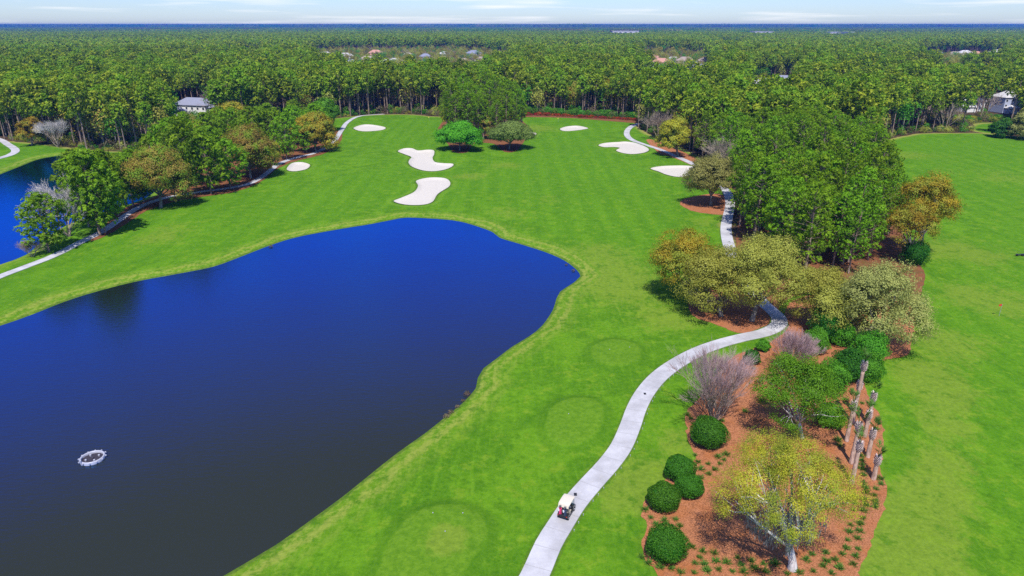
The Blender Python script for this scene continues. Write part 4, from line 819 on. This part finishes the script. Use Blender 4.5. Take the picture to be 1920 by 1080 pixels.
# ------------------------------------------------------------------ floating fountain
M_white = simple('white_plastic', (.36, .36, .41), .4, .5, .05); M_black = simple('black_plastic', (.02, .02, .023), .45, .4, .2); M_dark = simple('dark_grating', (.045, .04, .055), .6, .3, .4, 8)
def fountain():
    x, y = G(174, 861, WL); t = empty('floating_fountain', (x, y, WL), .3, 'white ring shaped floating fountain with a dark middle on the lake', 'fountain')
    R = 1.33
    m = MB(); m.lathe([(R-.1, -.1), (R-.13, .36), (R-.06, .42), (R+.03, .42), (R+.09, .34), (R+.08, -.1)], 40); m.obj('float_ring', M_white, t, True)
    m = MB(); m.lathe([(.001, .10), (R-.1, .10)], 32); m.lathe([(.02, .3), (.16, .28), (.2, .1)], 12)
    for q in range(9): yy = -1.3+q*.325; L = math.sqrt(max(.05, (R-.12)**2-yy*yy)); m.box((0, yy, .13), (L*2, .05, .05))
    m.obj('grating', M_dark, t)
    for q in range(4):
        a = q*math.pi/2+.5; m = MB(); m.lathe([(.001, .34), (.1, .34), (.13, .28), (.11, .1)], 10, c=(math.cos(a)*.75, math.sin(a)*.75, 0)); m.obj('lamp', M_white, t)
    for q in range(12):
        a = q*math.pi/6; m = MB(); m.box((math.cos(a)*(R+.16), math.sin(a)*(R+.16), .28), (.2, .14, .16), Matrix.Rotation(a, 3, 'Z')); m.obj('bracket', M_white, t)
    m = MB(); m.tube([(-R*.75, -R*.8, -.1), (-R*.75, -R*.8, .62)], .05, 6); m.box((-R*.75, -R*.8, .66), (.16, .16, .12)); m.obj('post', M_white, t)
fountain()

# ------------------------------------------------------------------ golf cart with bags and driver
P = PATHS['main']; cx, cy = G(1063, 964); k = int(np.argmin(np.hypot(P[:, 0]-cx, P[:, 1]-cy))); tg = P[k+1]-P[k-1]; ang = math.atan2(tg[1], tg[0])
M_cream = simple('cream_roof', (.60, .53, .43), .35, .5, .05); M_rubber = simple('tyre_rubber', (.02, .02, .02), .9, .2); M_hub = simple('wheel_hub', (.5, .5, .52), .35, .5, metal=.6); M_seat = simple('beige_vinyl', (.42, .36, .29), .55, .4); M_body = simple('black_paint', (.018, .02, .022), .18, .6); M_steel = simple('dark_steel', (.06, .06, .065), .4, .5, metal=.4); M_red = simple('tail_lamp_red', (.5, .02, .015), .3, .5)
def cyl(m, c, r, w, n=16, axis='Y'): m.lathe([(.001, -w/2), (r*.9, -w/2), (r, -w/2+.03), (r, w/2-.03), (r*.9, w/2), (.001, w/2)], n, Matrix.Rotation(math.pi/2, 3, 'X'), c)
def cart():
    ax, ay = G(1062, 961); zc = H1(ax, ay)+.09
    t = empty('golf_cart', (ax, ay, zc), ang, 'black golf cart with a cream roof driving up the cart path', 'golf cart'); t.scale = (1.05,)*3
    m = MB()
    prof = [(-1.12, .34), (-1.12, .62), (-.55, .66), (-.5, .36), (.35, .34), (.42, .72), (.62, .86), (1.0, .74), (1.18, .52), (1.18, .3), (.3, .24), (-.6, .24)]
    n = len(prof); vs = [(x, s*.58, z) for s in (-1, 1) for x, z in prof]; m.add(vs, [tuple(range(n)), tuple(range(2*n-1, n-1, -1))]+[(i, i+n, (i+1) % n+n, (i+1) % n) for i in range(n)]); m.obj('body', M_body, t)
    m = MB(); m.box((-.32, 0, .72), (.52, 1.1, .14)); m.box((-.32, 0, .5), (.46, 1.06, .3)); m.obj('seat', M_seat, t)
    m = MB(); m.box((-.6, 0, 1.0), (.12, 1.08, .42), Matrix.Rotation(-.2, 3, 'Y')); m.obj('backrest', M_seat, t)
    m = MB(); v = []
    nx, ny = 9, 7
    for j in range(ny):
        for i in range(nx):
            u = i/(nx-1)*2-1; w = j/(ny-1)*2-1; v.append((-.02+u*.86, w*.6, 1.86-.05*abs(u)**4-.04*abs(w)**4+.03*(1-u*u)))
    f = [(j*nx+i, j*nx+i+1, (j+1)*nx+i+1, (j+1)*nx+i) for j in range(ny-1) for i in range(nx-1)]; m.add(v, f); m.add([(a, b, c-.06) for a, b, c in v], [q[::-1] for q in f])
    rim = [i for i in range(nx)]+[j*nx+nx-1 for j in range(1, ny)]+[(ny-1)*nx+i for i in range(nx-2, -1, -1)]+[j*nx for j in range(ny-2, 0, -1)]; K = len(v)
    m.f += [(rim[i], rim[i]+K, rim[(i+1) % len(rim)]+K, rim[(i+1) % len(rim)]) for i in range(len(rim))]; m.obj('roof', M_cream, t, False)
    m = MB(); m.box((-.93, 0, 1.66), (.03, 1.12, .3), Matrix.Rotation(.35, 3, 'Y')); m.obj('rear_flap', M_cream, t)
    for sx, x0, x1 in ((1, .78, .62), (-1, -.72, -.8)):
        for sy in (-1, 1): m = MB(); m.tube([(x0, sy*.53, .7), (x1, sy*.55, 1.82)], .022, 6); m.obj('strut', M_steel, t)
    m = MB(); m.box((.68, 0, 1.28), (.02, 1.02, .98), Matrix.Rotation(-.14, 3, 'Y')); 
    gl = NT('windshield'); g = gl.n('ShaderNodeBsdfTransparent', {0: (.85, .9, .9)}).outputs[0]; q = gl.n('ShaderNodeBsdfGlossy', {1: .03}).outputs[0]; gl.t.links.new(gl.n('ShaderNodeMixShader', {0: .1, 1: g, 2: q}).outputs[0], gl.out.inputs[0]); m.obj('windshield', gl.m, t)
    m = MB(); m.tube([(.5, -.27, .7), (.2, -.27, 1.0)], .02, 6); R = Matrix.Rotation(-.75, 3, 'Y')
    m.tube([Vector((.2, -.27, 1.0))+R @ Vector((.17*math.cos(a), .17*math.sin(a), 0)) for a in np.linspace(0, 2*math.pi, 17)], .016, 6, False); m.obj('steering_wheel', M_black, t)
    for sx in (-.78, .82):
        for sy in (-1, 1):
            m = MB(); cyl(m, (sx, sy*.5, .23), .235, .2); w = m.obj('wheel', M_rubber, t, False); m = MB(); cyl(m, (sx, sy*.53, .23), .12, .17, 12); m.obj('hub', M_hub, w)
    m = MB(); m.box((-.98, 0, .56), (.46, .98, .06)); m.box((-1.19, 0, .66), (.04, 1.0, .22)); m.obj('bag_well', M_black, t)
    for sy in (-1, 1): m = MB(); m.box((-1.222, sy*.48, .62), (.03, .12, .07)); m.obj('tail_light', M_red, t)
    def W_(x, y, z): p = Matrix.Rotation(ang, 3, 'Z') @ Vector((x*1.05, y*1.05, z*1.05)); return (ax+p.x, ay+p.y, zc+p.z)
    return W_
W_ = cart()
M_pink = simple('pink_fabric', (.62, .05, .14), .6, .3, .3, 9); M_navy = simple('navy_fabric', (.03, .045, .10), .6, .3, .3, 9); M_towel = simple('white_towel', (.75, .76, .8), .9, .1); M_club = simple('club_steel', (.5, .5, .52), .25, .6, metal=.8)
def bag(loc, mat, label, tilt):
    t = empty('golf_bag', loc, ang, label, 'golf bag'); t.rotation_euler = (0, tilt, ang)
    m = MB(); m.lathe([(.001, 0), (.15, 0), (.165, .06), (.14, .3), (.15, .6), (.165, .86), (.17, .92), (.12, .92), (.11, .8)], 14); m.obj('bag_body', mat, t, True)
    m = MB(); m.box((-.16, 0, .45), (.12, .2, .42), taper=(.7, .8)); m.obj('pocket', mat, t)
    m = MB(); m.box((-.14, .12, .72), (.03, .16, .34)); m.obj('towel', M_towel, t)
    for i in range(6):
        a = i*1.05; m = MB(); m.tube([(math.cos(a)*.06, math.sin(a)*.06, .7), (math.cos(a)*.09, math.sin(a)*.09, 1.14+.03*(i % 3))], .008, 5); m.box((math.cos(a)*.1+.03, math.sin(a)*.1, 1.17+.03*(i % 3)), (.11, .05, .06)); m.obj('club', M_club if i % 2 else M_black, t)
bag(W_(-1.02, .27, .58), M_pink, 'bright pink golf bag strapped on the left rear of the cart', -.12)
bag(W_(-1.02, -.27, .58), M_navy, 'navy golf bag with a white towel on the right rear of the cart', -.12)
def skin_body(name, joints, edges, mat, parent, sub=2):
    me = bpy.data.meshes.new(name); me.from_pydata([j[:3] for j in joints], edges, []); o = link(name, me, parent)
    md = o.modifiers.new('skin', 'SKIN'); md.use_smooth_shade = True
    for i, j in enumerate(joints): me.skin_vertices[0].data[i].radius = (j[3], j[4] if len(j) > 4 else j[3])
    me.skin_vertices[0].data[0].use_root = True
    s = o.modifiers.new('smooth', 'SUBSURF'); s.levels = 1; s.render_levels = sub; me.materials.append(mat); return o
M_skin = simple('skin', (.45, .26, .18), .6, .3, .05); M_shirt = simple('pale_blue_shirt', (.32, .42, .66), .8, .2, .1); M_trous = simple('dark_trousers', (.03, .035, .06), .8, .2, .1); M_cap = simple('white_cap', (.75, .75, .75), .7, .2)
def person(loc, rz, label):
    t = empty('person', loc, rz, label, 'person'); t.scale = (1.0,)*3
    J = [(0, 0, .05, .13, .15), (-.02, 0, .25, .12, .15), (-.04, 0, .46, .12, .18), (-.03, 0, .56, .06), (-.01, 0, .66, .085), (0, 0, .76, .095), (0, 0, .83, .06),
         (-.03, .19, .5, .06), (.12, .24, .28, .045), (.36, .12, .34, .033), (-.03, -.19, .5, .06), (.12, -.24, .28, .045), (.36, -.12, .34, .033),
         (.05, .1, .03, .09), (.44, .13, .07, .075), (.5, .13, -.32, .05), (.62, .13, -.36, .04), (.05, -.1, .03, .09), (.44, -.13, .07, .075), (.5, -.13, -.32, .05), (.62, -.13, -.36, .04)]
    E = [(0, 1), (1, 2), (2, 3), (3, 4), (4, 5), (5, 6), (2, 7), (7, 8), (8, 9), (2, 10), (10, 11), (11, 12), (0, 13), (13, 14), (14, 15), (15, 16), (0, 17), (17, 18), (18, 19), (19, 20)]
    for s, b in ((1, 9), (-1, 12)):
        x, y, z = J[b][:3]
        for q in range(5):
            J.append((x+.05+.01*(q % 2), y+s*(.03-.017*q), z+.01, .012, .012)); J.append((x+.085-.004*abs(q-2), y+s*(.032-.017*q), z-.02, .009, .009)); E += [(b, len(J)-2), (len(J)-2, len(J)-1)]
    skin_body('body', J, E, M_skin, t)
    S = [(0, 0, .03, .15, .17), (-.02, 0, .25, .14, .17), (-.04, 0, .46, .135, .19), (-.03, .2, .5, .08), (.06, .235, .36, .07), (-.03, -.2, .5, .08), (.06, -.235, .36, .07)]
    skin_body('shirt', S, [(0, 1), (1, 2), (2, 3), (3, 4), (2, 5), (5, 6)], M_shirt, t)
    T = [(0, 0, .0, .15, .17), (.05, .11, .03, .105), (.44, .13, .07, .09), (.49, .13, -.24, .07), (.05, -.11, .03, .105), (.44, -.13, .07, .09), (.49, -.13, -.24, .07)]
    skin_body('trousers', T, [(0, 1), (1, 2), (2, 3), (0, 4), (4, 5), (5, 6)], M_trous, t)
    m = MB(); m.lathe([(.115, .76), (.112, .82), (.08, .88), (.001, .9)], 14); m.box((.14, 0, .775), (.12, .15, .015)); m.obj('cap', M_cap, t)
person(W_(-.32, -.27, .84), ang, 'person in a pale blue shirt and white cap seated at the cart wheel')

# ------------------------------------------------------------------ small course furniture
def flag(px, by, ty, c, label):
    x, y, z = put(px, by); H = max(2.1, min(2.6, HT(px, by, ty))); t = empty('flagstick', (x, y, z), 0, label, 'flag')
    m = MB(); m.tube([(0, 0, 0), (0, 0, H)], .03, 6); m.obj('pole', M_white, t)
    m = MB(); m.add([(0.03, y_, z_) for y_, z_ in ()], []); n = 6; v = []
    for i in range(n): a = i/(n-1); v += [(-a*.55, .07*math.sin(a*6), H-.02), (-a*.55, .07*math.sin(a*6+.4), H-.42)]
    m.add(v, [(2*i, 2*i+1, 2*i+3, 2*i+2) for i in range(n-1)]); v2 = [(a, b+.015, c_) for a, b, c_ in v]; m.add(v2, [(2*i+2, 2*i+3, 2*i+1, 2*i) for i in range(n-1)]); m.obj('flag_cloth', c, t)
M_fred = simple('red_cloth', (.62, .05, .02), .7, .2); M_fyel = simple('yellow_cloth', (.75, .6, .08), .7, .2)
flag(1873, 593, 570, M_fred, 'white flagstick with a red flag on the right fairway green')
flag(1047, 228, 220, M_fyel, 'small flagstick on the far green before the red azaleas')
flag(805, 227, 219, M_fyel, 'small flagstick on the far left green')
def bench():
    x, y, z = put(1913, 478); t = empty('ball_stand', (x, y, z), .1, 'black ball stand with a thin rail at the right edge of the fairway', 'stand')
    m = MB(); m.box((0, 0, .45), (2.3, .5, .1)); m.obj('shelf', M_black, t)
    for sx in (-1, 1): m = MB(); m.box((sx*.8, 0, .2), (.12, .45, .42)); m.obj('leg', M_black, t)
    m = MB(); m.tube([(-.7, .2, .5), (-.7, .2, 1.0), (1.1, .2, 1.0), (1.1, .2, .5)], .025, 6); m.obj('rail', M_black, t)
    m = MB(); m.box((.6, -.1, .24), (.7, .4, .34)); m.obj('basket', M_black, t)
bench()
for px, py, l in ((1079, 924, 'small square drain cover on the path just ahead of the cart'), (1209, 740, 'small square drain cover on the path bend beside the crape myrtle')):
    x, y, z = put(px, py); m = MB(); m.box((0, 0, 0), (.34, .5, .03)); m.box((0, 0, .02), (.24, .4, .02)); o = m.obj('drain_cover', M_black); o.location = (x, y, z+.13); tag(o, l, 'drain cover')
m = MB(); m.tube([(0, 0, -.1), (0, 0, .28)], .05, 7); m.lathe([(.07, .28), (.07, .31), (.001, .34)], 8); stk = m.mesh('stake', M_white)
T = np.gradient(P, axis=0); T /= np.linalg.norm(T, axis=1)[:, None]; s = np.concatenate([[0], np.cumsum(np.linalg.norm(np.diff(P, axis=0), axis=1))])
for i, d in enumerate(np.arange(12, 62, 2.0)):
    k = int(np.argmin(abs(s-d))); q = P[k]+np.array([T[k, 1], -T[k, 0]])*1.68; o = link('edge_stake', stk); o.scale = (.75,)*3; o.location = (q[0], q[1], H1(*q)); tag(o, 'tiny white stake along the right edge of the cart path', 'stake', 'white stakes along the cart path')
m = MB(); m.lathe([(.001, .16), (.06, .14), (.085, .07), (.05, 0)], 10); tm = m.mesh('tee_marker', M_white, True)
for px, py, l in ((812, 968, 'white tee marker at the far edge of the nearest tee'), (835, 1003, 'white tee marker in the middle of the nearest tee'), (868, 968, 'white tee marker at the far right of the nearest tee'), (1143, 660, 'white tee marker on the small oval tee, left one'), (1180, 655, 'white tee marker on the small oval tee, right one'), (1066, 778, 'white tee marker on the middle tee')):
    x, y, z = put(px, py); o = link('tee_marker', tm); o.location = (x, y, z+.03); o.scale = (.8,)*3; tag(o, l, 'tee marker', 'white tee markers')
# shoreline reeds: a few brown tufts in the water
tf = [bush(600+i, .8, .9, L_brown, 120, .35, False, .1, False)[0] for i in range(2)]
for i, (px, py) in enumerate([(868, 752), (858, 764), (846, 775), (876, 740), (1062, 497), (1075, 508), (508, 463), (838, 783)]):
    x, y = G(px, py, WL); o = link('reed_tuft', tf[i % 2]); o.location = (x, y, WL-.1); o.rotation_euler[2] = i; o.scale = (.35+.08*(i % 4),)*3
    tag(o, 'brown reed tuft at the lake edge below the middle tee' if py > 700 else 'reed tuft at the far right corner of the lake' if px > 1000 else 'single reed tuft on the far left lake shore', 'reeds', 'reed tufts along the lake edge')

# ------------------------------------------------------------------ haze
HZ = NT('haze_air'); vol = HZ.n('ShaderNodeVolumePrincipled', {'Color': (.07, .25, .92), 'Density': 1.05e-4, 'Anisotropy': 0.2}); HZ.t.links.new(vol.outputs[0], HZ.out.inputs['Volume'])
m = MB(); m.box((0, 17000, 26.5), (56000, 34600, 61)); hz = m.obj('haze', HZ.m); tag(hz, 'thin blue haze over the far woods', None, None, 'stuff')
